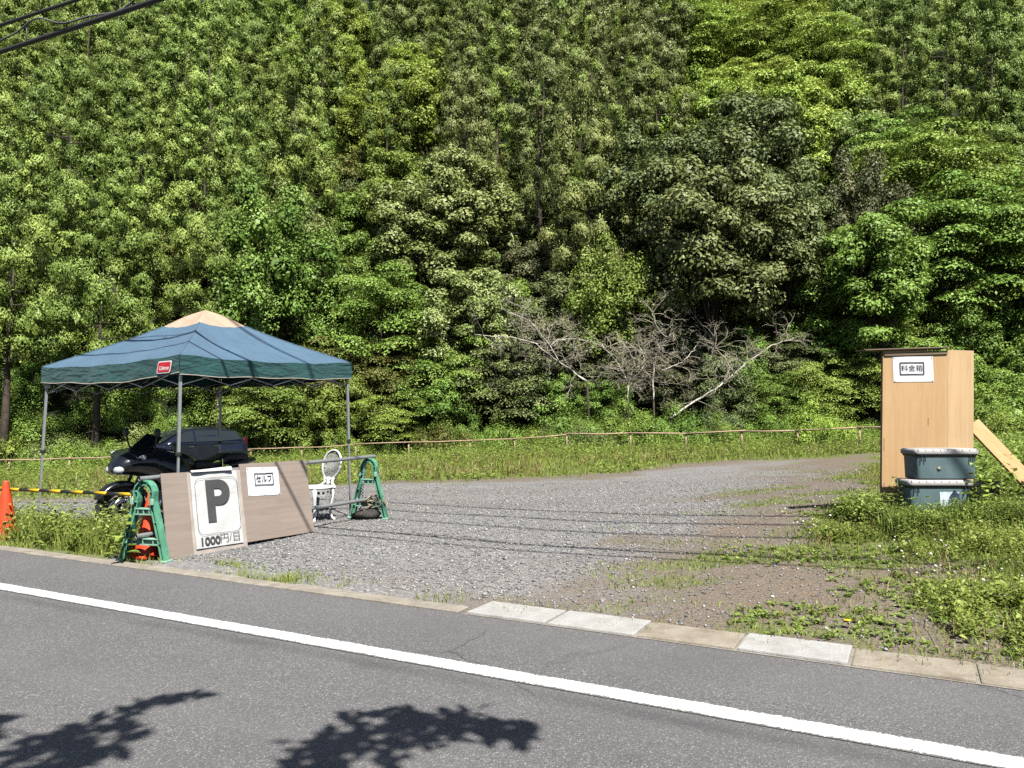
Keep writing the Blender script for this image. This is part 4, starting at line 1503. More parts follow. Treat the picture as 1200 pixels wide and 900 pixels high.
for x, z0, z1 in ((0.055, 1.02, 1.10), (0.085, 0.52, 0.70), (0.105, 0.50, 0.70), (-0.43, 0.72, 0.86), (-0.425, 0.3, 0.36)):
    crk.box((x, -0.0072, (z0 + z1) / 2), (0.006, 0.0015, z1 - z0))
crk.build('splits', M['ply_edge'], [c for c in bpy.data.objects if c.parent is root and c.name.startswith('front_panel')][0])


def at_fee(v):
    return Vector((fx, fy, fz)) + fee.rotation_euler.to_matrix() @ Vector(v)


nt2 = thing('paper_notice', 'white paper fee notice pinned near the top of the plywood box', 'notice', at_fee((-0.115, -0.0095, 1.645)))
nt2.rotation_euler = (fee.rotation_euler.to_matrix() @ Matrix.Rotation(R(-2.4), 3, 'Y')).to_euler()
curl_sheet(0.445, 0.285, 12, 8, 0.0018, 4).build('sheet', M['paper'], nt2)
o = frame_prism(0.27, 0.142, 0.001, 0.0105, 1).build('box_outline', M['ink'], nt2, normals=False)
o.location = (-0.015, -0.0075, 0.008)
text_mesh('lettering', '料金箱', 0.075, M['ink'], nt2, Matrix.Translation((-0.015, -0.007, 0.008)), offset=-0.0004, target_w=0.235)
for x in (-0.208, 0.208):
    for z in (-0.13, 0.13):
        MB().ball((x, -0.005, z), 0.005, 8, 5).build('pin', M['galv'], nt2)

pa_, pb_ = at_fee((0.57, 0.05, 1.06)), gp(5.76, 8.20, 0.05)
dv = pb_ - pa_
yv = Vector((-0.25, -0.75, 0.35))
xv = dv.normalized()
zv = xv.cross(yv).normalized()
yv = zv.cross(xv)
Rm = Matrix((xv, yv, zv)).transposed()
root = thing('plank', 'tan grooved plank propped against the right side of the plywood box', 'plank', pa_)
root.rotation_euler = Rm.to_euler()
pk = MB()
L = dv.length
pk.box((L / 2, 0, 0), (L, 0.045, 0.158), bevel=0.006, seg=2)
pk.build('timber', M['plank'], root)


def make_tub(loc, label, rz, sticker=False, latch=True):
    root = thing('storage_tub', label, 'storage box', loc, rz, 'storage boxes stacked before the fee box')
    def rr_(w, d, z, r=0.05, n=5):
        pts = []
        for cx, cy, a0 in ((w / 2 - r, d / 2 - r, 0), (-w / 2 + r, d / 2 - r, 90), (-w / 2 + r, -d / 2 + r, 180), (w / 2 - r, -d / 2 + r, 270)):
            for k in range(n + 1):
                a = R(a0 + 90 * k / n)
                pts.append((cx + r * math.cos(a), cy + r * math.sin(a), z))
        return pts
    tb = MB().loft([rr_(0.722, 0.328, 0.0), rr_(0.728, 0.333, 0.012), rr_(0.742, 0.345, 0.262), rr_(0.743, 0.346, 0.268)])
    t = tb.build('tub', M['tub'], root)
    rimb = MB().loft([rr_(0.755, 0.36, 0.255), rr_(0.765, 0.368, 0.262), rr_(0.765, 0.368, 0.282), rr_(0.755, 0.36, 0.286)])
    rimb.build('collar', M['black_plastic'], root)
    ld = MB().loft([rr_(0.785, 0.385, 0.280), rr_(0.797, 0.397, 0.286), rr_(0.797, 0.397, 0.322), rr_(0.772, 0.372, 0.342), rr_(0.755, 0.355, 0.345)])
    for k in range(9):
        x = -0.36 + 0.09 * k
        for sy in (-1, 1):
            ld.box((x, sy * 0.192, 0.333), (0.010, 0.030, 0.012), (R(sy * -35), 0, 0), 0.003)
    ld.build('lid', M['lid'], root)
    root.scale = (0.86, 0.84, 0.92)
    for x in (-0.30, 0.30):
        lt = MB()
        for dx in (-0.022, 0.022):
            lt.box((x + dx, -0.193, 0.235), (0.010, 0.014, 0.075), bevel=0.003)
        lt.build('latch', M['black_plastic'], root)
    if sticker:
        MB().box((0.10, -0.1735, 0.135), (0.23, 0.004, 0.17), (R(-3.2), 0, 0)).build('sticker', M['sticker'], root)
    else:
        MB().lathe([(0.0, 0.0), (0.022, 0.0), (0.026, 0.003), (0.0, 0.004)], 16, Matrix.Translation((-0.10, -0.172, 0.12)) @ Matrix.Rotation(R(90), 4, 'X')).build('round_mark', simple('faded_mark', (0.2, 0.2, 0.15), 0.7), t)
    return root


tz = gz(4.53, 8.15) + 0.03
make_tub((4.48, 8.20, tz + 0.09), 'lower green-grey storage box with a grey lid and torn sticker in weeds', R(-1), True)
make_tub((4.55, 8.21, tz + 0.09 + 0.325), 'upper green-grey storage box with a grey ribbed lid, on another box', R(1.0), False)
root = thing('crate', 'small black crate on the ground behind the storage boxes', 'crate', gp(5.25, 8.75, 0.02), 0.3)
kb = MB()
for z in (0.03, 0.11, 0.19, 0.27):
    for s in (-1, 1):
        kb.box((0, s * 0.15, z), (0.36, 0.012, 0.05)).box((s * 0.18, 0, z), (0.012, 0.30, 0.05))
for sx in (-1, 1):
    for sy in (-1, 1):
        kb.box((sx * 0.178, sy * 0.148, 0.15), (0.02, 0.02, 0.30))
kb.box((0, 0, 0.01), (0.36, 0.30, 0.012))
kb.build('basket', M['black_plastic'], root)


# ------------------------------------------------------------------ low wooden rail fence along the far edge of the lot
def fence():
    line = [(-24, 28.0), (-20, 30), (-15.5, 32), (-10.5, 33), (-4.4, 33), (2.4, 33), (7.1, 32), (12.9, 29), (18, 27), (23, 25)]
    pts = [Vector((x, y, 0)) for x, y in line]
    seg = [0]
    for a, b in zip(pts, pts[1:]): seg.append(seg[-1] + (b - a).length)
    root = thing('rail_fence', 'low brown wooden rail fence along the far grass edge', 'fence', gp(2.4, 33))
    o0 = Vector(root.location)
    r = random.Random(5)
    step = 2.3
    n = int(seg[-1] / step)
    tops = []
    for k in range(n + 1):
        s = k * step + r.uniform(-0.25, 0.25) * (0 < k < n)
        j = max(i for i in range(len(seg)) if seg[i] <= max(0, s))
        j = min(j, len(pts) - 2)
        q = pts[j].lerp(pts[j + 1], (s - seg[j]) / (seg[j + 1] - seg[j]))
        h = 0.80 + r.uniform(-0.05, 0.05)
        b = gp(q.x, q.y, -0.02) - o0
        lean = Vector((r.uniform(-.03, .03), r.uniform(-.03, .03), 0))
        thick = 0.045 if q.x > 1 else 0.036
        MB().tube([b, b + Vector((0, 0, h * 0.5)) + lean, b + Vector((0, 0, h)) + lean], [thick, thick * 0.95, thick * 0.9], 9).build('post', M['rail'], root)
        tops.append(b + Vector((0, 0, h - 0.03)) + lean)
    for a, b in zip(tops, tops[1:]):
        d = (b - a).normalized() * 0.12
        rr_ = 0.036 if a.x + o0.x > 1 else 0.028
        off = Vector((0, -0.05, r.uniform(-0.02, 0.03)))
        sag = Vector((0, 0, r.uniform(-0.04, 0.01)))
        MB().tube([a - d + off, a.lerp(b, 0.5) + off + sag, b + d + off], [rr_, rr_ * 0.95, rr_ * 0.85], 9).build('rail', M['rail'], root)


fence()


# ------------------------------------------------------------------ overhead cables along the road
def ground_hit(px, py):
    Y = 9.0
    for _ in range(30):
        q = at(px, py, Y)
        g = gz(q.x, q.y)
        Yn = (CAM_Z - g) * Y / max(0.05, CAM_Z - q.z)
        Y = 0.5 * Y + 0.5 * Yn
    return at(px, py, Y)


def cable(s0, s1, h, r, label, mat, group='overhead cables above the lot', lash=False):
    g0, g1 = ground_hit(*s0), ground_hit(*s1)
    t0, t1 = (h - g0.z) / to_sun.z, (h - g1.z) / to_sun.z
    a, b = g0 + to_sun * t0, g1 + to_sun * t1
    d = (b - a); d.z = 0
    d.normalize()
    mid = (a + b) / 2
    mid.z = h
    pts = []
    for k in range(41):
        u = (k / 40 - 0.5) * 44
        pts.append(d * u + Vector((0, 0, 0.0012 * u * u)))
    m = MB().tube(pts, r, 8)
    if not lash:
        o = m.build('overhead_cable', mat)
        o.location = mid
        return tag(o, label, 'cable', group)
    root = thing('overhead_cable', label, 'cable', mid, 0, group)
    m.build('trunk_line', mat, root)
    w = MB()
    wp = []
    rr_ = random.Random(2)
    k = 0
    u = -20.0
    while u < 6:
        base = d * u + Vector((0, 0, 0.0012 * u * u))
        wp.append(base + Vector((0, 0, 0.13 + 0.09 * math.sin(u * 2.6) + 0.03 * math.sin(u * 7))) + Vector((-d.y, d.x, 0)) * (0.05 * math.cos(u * 2.6)))
        u += 0.12
    w.tube(wp, 0.010, 6)
    for u in np.arange(-20, 6, 1.1):
        base = d * u + Vector((0, 0, 0.0012 * u * u))
        w.tube([base, base + Vector((0, 0, 0.17 + 0.06 * math.sin(u * 2.6)))], 0.006, 5)
    w.build('lashing_wire', M['cable_grey'], root)
    return root


cable((600, 637), (900, 653), 5.63, 0.027, 'black overhead cable with a loose wire wound round it, top left', M['cable'], lash=True)
cable((600, 645), (900, 661), 5.58, 0.018, 'thin overhead cable running below the thick black one', M['cable'])
cable((600, 597), (900, 605), 8.92, 0.036, 'thick grey overhead cable crossing the top left corner', M['cable_grey'])
cable((600, 606), (900, 615), 9.7, 0.034, 'overhead cable outside the top of the picture, middle one', M['cable'])
cable((600, 618), (900, 630), 10.1, 0.028, 'overhead cable outside the top of the picture, thin one', M['cable'])


# ------------------------------------------------------------------ foliage builders
def unit(a):
    return a / np.maximum(np.linalg.norm(a, axis=-1, keepdims=True), 1e-9)


def leaf_quads(C, A, Bv, fold=0.0, Nn=None):
    """diamond leaves: centre C, half length A, half width Bv"""
    m = len(C)
    up = 0 if Nn is None else Nn * fold
    V = np.stack([C - A, C + Bv + up, C + A, C - Bv + up], 1).reshape(-1, 3)
    F = np.arange(m * 4).reshape(m, 4)
    return V, F


class Leaves:
    def __init__(self):
        self.V, self.F, self.T, self.n = [], [], [], 0

    def add(self, V, F, T):
        self.V.append(V); self.F.append(F + self.n); self.T.append(T); self.n += len(V)

    def mesh(self, name):
        return fast_mesh(name, np.concatenate(self.V), np.concatenate(self.F), tint=np.concatenate(self.T))


def core(lv, p, sc, g, t0, n=42, size=1.0):
    """the dense ragged middle of a tuft: overlapping bigger sprays that stop the sun, hidden among the leaves"""
    sc = np.asarray(sc)
    d = unit(g.normal(0, 1, (n, 3)))
    C = np.asarray(p) + d * sc * (0.30 + 0.55 * g.random((n, 1)))
    nrm = unit(d + g.normal(0, 0.35, (n, 3)))
    A = unit(np.cross(nrm, g.normal(0, 1, (n, 3))))
    Bv = np.cross(nrm, A)
    l = float(np.mean(sc)) * g.uniform(0.28, 0.55, (n, 1)) * size
    V, F = leaf_quads(C, A * l, Bv * l * g.uniform(0.35, 0.7, (n, 1)), 0.1, nrm * l)
    lv.add(V, F, np.clip(t0 - 0.1 + g.normal(0, 0.15, n), 0, 1))


def limb(mb, a, b, r0, r1, rr, wob=0.12, n=6, k=5):
    a, b = Vector(a), Vector(b)
    L = (b - a).length
    pts, rs = [], []
    for i in range(k):
        t = i / (k - 1)
        w = L * wob * math.sin(math.pi * t) if i < k - 1 else 0
        pts.append(a.lerp(b, t) + Vector((rr.uniform(-1, 1), rr.uniform(-1, 1), rr.uniform(-.3, .8))) * w * 0.5)
        rs.append(r0 + (r1 - r0) * t)
    mb.tube(pts, rs, n)


def build_to_mesh(mb, name, mat):
    me = bpy.data.meshes.new(name)
    mb.bm.to_mesh(me)
    mb.bm.free()
    me.materials.append(mat)
    return me


def cedar_proto(seed, H=17.0, Rm=2.8, base=0.16, dens=1.0):
    g = np.random.default_rng(seed)
    rr = random.Random(seed)
    lv = Leaves()
    z = H * base
    ph = g.random() * 6
    while z < H * 0.995:
        f = (z - H * base) / (H * (1 - base))
        r = Rm * (1 - f) ** 0.60 * (0.86 + 0.14 * math.sin(f * 11 + ph))
        if f < 0.12: r *= 0.6 + 0.4 * f / 0.12
        n = max(1, int(2 * math.pi * max(r, 0.22) / 1.48 * dens))
        a0 = g.random() * 6.28
        for k in range(n):
            a = a0 + 2 * math.pi * (k + g.uniform(-.3, .3)) / n
            rad = r * g.choice([g.uniform(0.85, 1.12), g.uniform(0.5, 0.85)], p=[0.75, 0.25])
            p = np.array([rad * math.cos(a), rad * math.sin(a), z + g.uniform(-.35, .35)])
            s = g.choice([g.uniform(0.30, 0.5), g.uniform(0.45, 0.82)], p=[0.35, 0.65]) * (0.72 + 0.28 * (1 - f))
            m = int(480 * (s / 0.55) ** 1.8)
            # a rounded tuft: most sprays on its outer, upper shell
            d = unit(np.array([math.cos(a) * 0.35, math.sin(a) * 0.35, 0.40])[None] + g.normal(0, 0.75, (m, 3)))
            d[:, 2] = np.where(d[:, 2] < -0.85, -d[:, 2], d[:, 2])
            knob = 1 + 0.22 * np.sin(d @ g.normal(0, 3.5, (3, 1)) + g.random() * 6)
            rad2 = s * (0.72 + 0.28 * g.random((m, 1)) ** 0.5) * (1 + 0.15 * g.normal(0, 1, (m, 1))) * knob
            C = p + d * rad2 * np.array([g.uniform(.85, 1.2), g.uniform(.85, 1.2), g.uniform(.85, 1.3)])
            nrm = unit(d + np.array([0, 0, 0.15]) + g.normal(0, 0.20, (m, 3)))
            dirn = unit(np.cross(nrm, np.cross(np.array([0, 0, 1.0]) + g.normal(0, 0.55, (m, 3)), nrm)))
            dirn = unit(dirn + d * 0.35)
            ln = g.uniform(0.045, 0.095, (m, 1))
            side = unit(np.cross(dirn, nrm) + 1e-4)
            V, F = leaf_quads(C, dirn * ln, side * g.uniform(0.016, 0.030, (m, 1)))
            t0 = g.uniform(0.2, 0.75)
            lv.add(V, F, np.clip(t0 + g.normal(0, 0.15, m), 0, 1))
            core(lv, p, np.array([0.78, 0.78, 0.85]) * s, g, t0)
        z += 1.22 * (0.85 + 0.3 * g.random())
    tr = MB()
    tr.tube([(0, 0, -0.6), (0.03, 0, H * 0.15), (-0.03, 0.02, H * 0.34), (0, 0, H * 0.62)], [0.22, 0.17, 0.09, 0.015], 8)
    for k in range(16):
        zz = H * rr.uniform(0.08, 0.6)
        a = rr.uniform(0, 6.28)
        L = rr.uniform(0.8, 2.0)
        limb(tr, (0, 0, zz), (L * math.cos(a), L * math.sin(a), zz + rr.uniform(-0.3, 0.4)), 0.035, 0.012, rr, n=5, k=4)
    return lv.mesh('cedar_crown'), build_to_mesh(tr, 'cedar_trunk', M['bark'])


def broad_proto(seed, H=11.0, Rm=3.0, base=0.22, style='round', ncl=58, leaf=0.15, per=250):
    g = np.random.default_rng(seed)
    rr = random.Random(seed)
    lv = Leaves()
    tr = MB()
    cz, hz = H * (base + 1) / 2, H * (1 - base) / 2
    lean = g.normal(0, 0.25, 2)
    tips = []
    for k in range(ncl):
        # clusters spread over an uneven egg
        t = (k + 0.5) / ncl
        ph = math.acos(1 - 1.75 * t)
        a = k * 2.39996 + g.uniform(-.4, .4)
        q = (0.78 + 0.22 * math.sin(3 * a + seed) * math.sin(2 * ph + seed * 2)) * g.uniform(0.72, 1.06)
        if k % 6 == 0: q *= 0.55
        p = np.array([Rm * q * math.sin(ph) * math.cos(a), Rm * q * math.sin(ph) * math.sin(a), cz + hz * q * math.cos(ph) * 0.95])
        tips.append(p)
        if style == 'layer':
            sc = np.array([g.uniform(0.9, 1.5), g.uniform(0.9, 1.5), g.uniform(0.16, 0.28)])
        elif style == 'droop':
            sc = np.array([g.uniform(0.6, 0.95), g.uniform(0.6, 0.95), g.uniform(0.7, 1.2)])
        else:
            sc = np.array([g.uniform(0.60, 1.0), g.uniform(0.60, 1.0), g.uniform(0.38, 0.62)])
        sc = sc * Rm / 3.0
        m = int(per * g.uniform(0.7, 1.25))
        d = unit(g.normal(0, 1, (m, 3)) + np.array([0, 0, 0.45]))
        d[:, 2] = np.where(d[:, 2] < -0.7, -d[:, 2], d[:, 2])
        rad = (0.45 + 0.55 * g.random((m, 1)) ** 0.6) * (1 + 0.25 * np.sin(5 * d[:, :1] + k) * np.sin(4 * d[:, 1:2] + 2 * k))
        C = p + d * rad * sc
        if style == 'layer':
            rxy = np.hypot(C[:, 0] - p[0], C[:, 1] - p[1])
            C[:, 2] -= 0.24 * rxy ** 2
            nrm = unit(np.array([0, 0, 0.7]) + d * 0.7 + g.normal(0, 0.33, (m, 3)))
        else:
            nrm = unit(np.array([0, 0, 0.4]) + d * 0.95 + g.normal(0, 0.33, (m, 3)))
        A = unit(np.cross(nrm, g.normal(0, 1, (m, 3))))
        if style == 'droop':
            A = unit(A + np.array([0, 0, -0.7]))
        Bv = unit(np.cross(nrm, A))
        l = leaf * g.uniform(0.55, 1.15, (m, 1)) * 0.5
        V, F = leaf_quads(C, A * l, Bv * l * g.uniform(0.42, 0.62, (m, 1)), 0.12, nrm * l)
        t0 = g.uniform(0.2, 0.75)
        lv.add(V, F, np.clip(t0 + g.normal(0, 0.17, m), 0, 1))
        core(lv, p - np.array([0, 0, 0.10 * sc[2]]), sc * (0.5 if style == 'layer' else 0.66), g, t0, 60, 0.6 if style == 'layer' else 0.8)
    top = (lean[0], lean[1], H * 0.55)
    tr.tube([(0, 0, -0.6), (lean[0] * .3, lean[1] * .3, H * 0.25), top], [0.19, 0.15, 0.08], 8)
    for k, p in enumerate(tips):
        if k % 2 == 0:
            zz = H * rr.uniform(0.2, 0.55)
            q = (lean[0] * zz / H, lean[1] * zz / H, zz)
            limb(tr, q, tuple(p * np.array([0.92, 0.92, 1.0])), 0.055, 0.012, rr, n=5, k=5)
    return lv.mesh('broadleaf_crown'), build_to_mesh(tr, 'broadleaf_trunk', M['bark'])


def shrub_proto(seed, Rm=1.3, H=1.7, leaf=0.062, n=9000):
    g = np.random.default_rng(seed)
    rr = random.Random(seed)
    lv = Leaves()
    st = MB()
    for k in range(16):
        a = g.random() * 6.28
        q = g.random() ** 0.5
        p = np.array([Rm * q * math.cos(a), Rm * q * math.sin(a), H * (1 - 0.65 * q * q) * g.uniform(0.35, 0.95)])
        s = g.uniform(0.35, 0.6) * Rm / 1.3
        m = n // 16
        d = unit(g.normal(0, 1, (m, 3)) + np.array([0, 0, 0.35]))
        C = p + d * s * g.random((m, 1)) ** 0.5
        C[:, 2] = np.maximum(C[:, 2], 0.03)
        nrm = unit(np.array([0, 0, 0.5]) + d * 0.8 + g.normal(0, 0.33, (m, 3)))
        A = unit(np.cross(nrm, g.normal(0, 1, (m, 3))))
        Bv = unit(np.cross(nrm, A))
        l = leaf * g.uniform(0.5, 1.15, (m, 1)) * 0.5
        V, F = leaf_quads(C, A * l, Bv * l * g.uniform(0.45, 0.7, (m, 1)), 0.12, nrm * l)
        t0 = g.uniform(0.2, 0.75)
        lv.add(V, F, np.clip(t0 + g.normal(0, 0.17, m), 0, 1))
        core(lv, p, np.array([0.55, 0.55, 0.55]) * s, g, t0, 60, 0.6)
        limb(st, (p[0] * 0.15, p[1] * 0.15, 0), tuple(p), 0.022, 0.006, rr, n=5, k=4)
    return lv.mesh('shrub_leaves'), build_to_mesh(st, 'shrub_stems', M['bark'])


CED = [cedar_proto(100 + i, H=h, Rm=r, base=b) for i, (h, r, b) in enumerate([(17.5, 2.5, 0.14), (19.5, 2.3, 0.18), (16, 2.7, 0.10), (18, 2.2, 0.16), (17, 2.6, 0.12)])]
CED_TALL = [cedar_proto(140 + i, H=h, Rm=r, base=b) for i, (h, r, b) in enumerate([(17, 2.7, 0.32), (16, 2.9, 0.28)])]
BRD = {'round': [broad_proto(200 + i, 11, 3.0, 0.18, 'round', 54, 0.18, 520) for i in range(3)],
       'layer': [broad_proto(230 + i, 10.5, 3.3, 0.15, 'layer', 44, 0.17, 560) for i in range(2)],
       'droop': [broad_proto(260 + i, 11, 2.8, 0.15, 'droop', 50, 0.16, 480) for i in range(2)],
       'low': [broad_proto(280 + i, 6.0, 2.6, 0.02, 'round', 44, 0.14, 520) for i in range(2)],
       'lowlayer': [broad_proto(290 + i, 6.0, 2.9, 0.02, 'layer', 40, 0.13, 560) for i in range(2)]}
SHR = [shrub_proto(300 + i, r, h) for i, (r, h) in enumerate([(1.3, 1.7), (1.6, 1.5), (1.1, 2.0)])]


def plant_tree(name, protos, mat, loc, scale, rz, label, cat, group, sz=None, tilt=(0, 0)):
    root = thing(name, label, cat, loc, 0, group, rot=(tilt[0], tilt[1], rz))
    root.scale = (scale, scale, sz or scale)
    cm, tm = protos
    for nm, me, m_ in (('crown' if 'shrub' not in name else 'leaves', cm, mat), ('trunk' if 'shrub' not in name else 'stems', tm, None)):
        o = bpy.data.objects.new(nm, me)
        COL.objects.link(o)
        o.parent = root
        if m_ is not None:
            if len(me.materials) == 0: me.materials.append(m_)
            o.material_slots[0].link = 'OBJECT'
            o.material_slots[0].material = m_
    return root


def project(p):
    v = Vector(p) - Vector((0, 0, CAM_Z))
    f = v.y * math.cos(PITCH) + v.z * math.sin(PITCH)
    u = -v.y * math.sin(PITCH) + v.z * math.cos(PITCH)
    return 600 + 900 * v.x / f, 450 - 900 * u / f


# what grows where on the hillside: (cx, cy, rx, ry) in the photograph, kind, foliage, height, group, label
ZONES = [
    (352, 30, 75, 50, 'round', 'bright', 11, 'yellow green trees at the top left of the hillside', 'yellow green broadleaf tree among dark cedars at the top left of the hillside'),
    (455, 95, 78, 55, 'round', 'bright', 11, 'yellow green trees at the top centre of the hillside', 'yellow green broadleaf tree among cedars above the middle of the hillside'),
    (885, 45, 105, 60, 'layer', 'bright', 13, 'bright trees at the top right of the hillside', 'large bright yellow green tree at the top right of the hillside'),
    (885, 145, 108, 62, 'round', 'bright', 12, 'bright trees right of centre on the hillside', 'bright yellow green tree below the big bright crown, right of centre'),
    (985, 110, 26, 40, 'round', 'pale', 10, None, 'small pale green tree between the bright trees and the right hand cedars'),
    (1105, 175, 110, 35, 'layer', 'shrub', 11, 'layered trees on the right of the hillside', 'layered fresh green maple like tree on the right of the hillside'),
    (1150, 255, 90, 60, 'layer', 'shrub', 11, 'fresh layered trees at the right edge of the hillside', 'fresh green tree with flat layered sprays at the right edge of the hillside'),
    (388, 262, 52, 50, 'round', 'pale', 9, 'pale leaved trees left of centre on the hillside', 'pale whitish green tree left of centre on the hillside'),
    (515, 258, 95, 45, 'round', 'pale', 10, 'pale leaved trees in the middle of the hillside', 'pale yellow green tree in flower in the middle of the hillside'),
    (425, 200, 55, 45, 'round', 'mid', 11, 'rich green trees left of centre on the hillside', 'rich green broadleaf tree above the pale trees left of centre'),
    (495, 335, 95, 62, 'layer', 'mid', 10, 'deep green layered trees in the middle of the hillside', 'deep green layered tree behind the bare branches left of the middle'),
    (425, 400, 60, 50, 'droop', 'olive', 9, 'olive trees behind the canopy', 'olive green tree behind the right end of the canopy'),
    (815, 255, 95, 55, 'round', 'grey', 12, 'grey green evergreen trees right of centre', 'grey green glossy evergreen tree right of centre on the hillside'),
    (965, 250, 70, 48, 'droop', 'dull', 10, 'dull brownish trees right of centre', 'dull brownish tree among green trees right of centre on the hillside'),
    (930, 330, 95, 50, 'round', 'mid', 9, 'mid green trees above the fee box', 'mid green broadleaf tree left of the fee box on the lower slope'),
    (1090, 340, 110, 75, 'round', 'shrub', 9, 'fresh green trees behind the fee box', 'fresh green broadleaf tree behind the fee box on the lower slope'),
    (760, 345, 110, 60, 'droop', 'grey', 9, 'vine hung trees behind the bare branches', 'grey green vine hung tree behind the bare branches'),
    (330, 330, 70, 90, 'droop', 'mid', 11, 'mid green trees above the canopy', 'mid green broadleaf tree just above the canopy peak'),
]


def zone_at(px, py):
    for z in ZONES:
        if ((px - z[0]) / z[2]) ** 2 + ((py - z[1]) / z[3]) ** 2 < 1: return z
    return None


hr = random.Random(77)
NAMES = {'bright': 'yellow_green_tree', 'mid': 'broadleaf_tree', 'grey': 'evergreen_tree', 'pale': 'pale_tree', 'olive': 'olive_green_tree', 'dull': 'brownish_tree', 'shrub': 'broadleaf_tree'}
counts = {}
Yr = HILL_Y + 1.6
while Yr < 118:
    sp = 4.9 + 0.045 * (Yr - 38)
    W = 0.70 * Yr + 5
    x = -W - 12 + hr.uniform(0, sp)
    while x < W:
        tx, ty = x + hr.uniform(-.32, .32) * sp, Yr + hr.uniform(-.35, .35) * sp
        z0 = gz(tx, ty)
        px, py = project((tx, ty, z0 + 9.5))
        x += sp
        bx, by = project((tx, ty, z0 + 4))
        if by < -45: continue
        zn = zone_at(px, py)
        if zn is None and Yr < 42 and px > 300:
            zn = (0, 0, 0, 0, hr.choice(['droop', 'round', 'layer']), hr.choice(['mid', 'grey', 'mid', 'olive']), 9.0, 'green trees along the foot of the hill', 'broadleaf tree along the foot of the hill behind the fence')
        if zn:
            kd, mt, hh, grp, lab = zn[4:9]
            pr = hr.choice(BRD[kd])
            s = (hh + 1.6) / 10.8 * hr.uniform(0.85, 1.15)
            plant_tree(NAMES[mt], pr, M[mt], (tx, ty, z0), s, hr.uniform(0, 6.28), lab, 'tree', grp or 'pale trees', s * hr.uniform(0.92, 1.1))
        else:
            front = Yr < 42
            pr = hr.choice(CED_TALL) if (front or (px < 330 and Yr < 46)) else hr.choice(CED)
            s = hr.uniform(0.82, 1.12) * (sp / 4.75) ** 0.75
            brown = 540 < px < 800 and hr.random() < 0.65 or hr.random() < 0.08
            side = 'on the left' if px < 380 else ('in the upper middle' if px < 820 else 'on the upper right')
            if brown: grp, lab = 'brown tinged cedars %s of the hillside' % side, 'brown tinged cedar in the stand %s of the hillside' % side
            else: grp, lab = 'green cedars %s of the hillside' % side, 'plain green cedar in the stand %s of the hillside' % side
            plant_tree('cedar_tree', pr, M['cedar_brown' if brown else 'cedar'], (tx, ty, z0), s, hr.uniform(0, 6.28), lab, 'tree', grp, s * hr.uniform(0.9, 1.15), (hr.uniform(-.05, .05), hr.uniform(-.05, .05)))
        counts[grp] = counts.get(grp, 0) + 1
    Yr += sp * 0.92
print('TREES', sum(counts.values()), counts)

# low bushy trees and shrubs along the foot of the hill
def foot_row(y0, xs, kinds, hmin, hmax):
    for x in xs:
        tx, ty = x + hr.uniform(-.5, .5), y0 + hr.uniform(-.6, .6)
        z0 = gz(tx, ty)
        px, py = project((tx, ty, z0 + 1))
        if px < -420 or px > 1420: continue
        kd, mt, lab, grp = kinds(px)
        h = hr.uniform(hmin, hmax)
        if kd == 'shrub':
            pr = hr.choice(SHR)
            plant_tree('shrub', pr, M[mt], (tx, ty, z0 - 0.05), h / 1.7 * hr.uniform(0.9, 1.2), hr.uniform(0, 6.28), lab, 'shrub', grp, h / 1.7)
        else:
            pr = hr.choice(BRD[kd])
            s = h / 6.0
            plant_tree('bushy_tree', pr, M[mt], (tx, ty, z0 - 0.1), s * hr.uniform(0.9, 1.2), hr.uniform(0, 6.28), lab, 'tree', grp, s)


def k_mid(px):
    if px < 300: return ('shrub', hr.choice(['shrub', 'mid', 'pale']), 'leafy shrub under the bare cedar trunks on the left', 'shrubs under the left cedars')
    if px < 560: return (hr.choice(['low', 'lowlayer']), hr.choice(['mid', 'olive', 'mid', 'shrub']), 'bushy green tree behind the fence beside the canopy', 'bushy trees behind the fence beside the canopy')
    if px < 940: return (hr.choice(['low', 'lowlayer']), hr.choice(['mid', 'grey', 'mid', 'dull']), 'bushy tree behind the fence under the bare branches', 'bushy trees behind the fence under the bare branches')
    return (hr.choice(['low', 'lowlayer']), hr.choice(['shrub', 'mid', 'shrub']), 'bushy fresh green tree on either side of the fee box', 'bushy trees beside the fee box')


def k_low(px):
    if px < 300: return ('shrub', hr.choice(['shrub', 'mid', 'shrub']), 'low green shrub at the left end of the fence', 'low shrubs along the left end of the fence')
    if px < 560: return ('shrub', hr.choice(['shrub', 'mid', 'shrub', 'olive']), 'low green shrub behind the fence right of the canopy', 'low shrubs behind the middle of the fence')
    if px < 940: return ('shrub', hr.choice(['mid', 'shrub', 'mid', 'grey']), 'low green shrub behind the fence below the bare branches', 'low shrubs behind the fence below the bare branches')
    return ('shrub', hr.choice(['shrub', 'bright', 'mid']), 'low green shrub behind the fence near the fee box', 'low shrubs near the fee box')


foot_row(37.6, np.arange(-38, -11.5, 2.2), k_mid, 1.5, 2.6)
foot_row(37.4, np.arange(-11.5, 29, 2.7), k_mid, 3.4, 6.0)
foot_row(38.8, np.arange(-11.5, 3, 2.9), k_mid, 5.0, 7.0)
foot_row(42.2, np.arange(-11, 16, 2.8), k_mid, 4.5, 6.5)
foot_row(46.0, np.arange(-12, 18, 3.2), k_mid, 4.0, 6.0)
foot_row(39.6, np.arange(-6, 31, 2.9), k_mid, 4.5, 6.5)
foot_row(42.0, np.arange(12, 33, 3.0), k_mid, 4.5, 6.5)
foot_row(35.9, np.arange(-36, 32, 1.9), k_low, 1.0, 1.9)
foot_row(40.0, np.arange(-39, -10, 2.4), k_low, 1.3, 2.4)
foot_row(42.6, np.arange(-31, -9, 2.3), k_low, 1.8, 3.0)
foot_row(45.4, np.arange(-33, -9, 2.5), k_low, 2.0, 3.2)
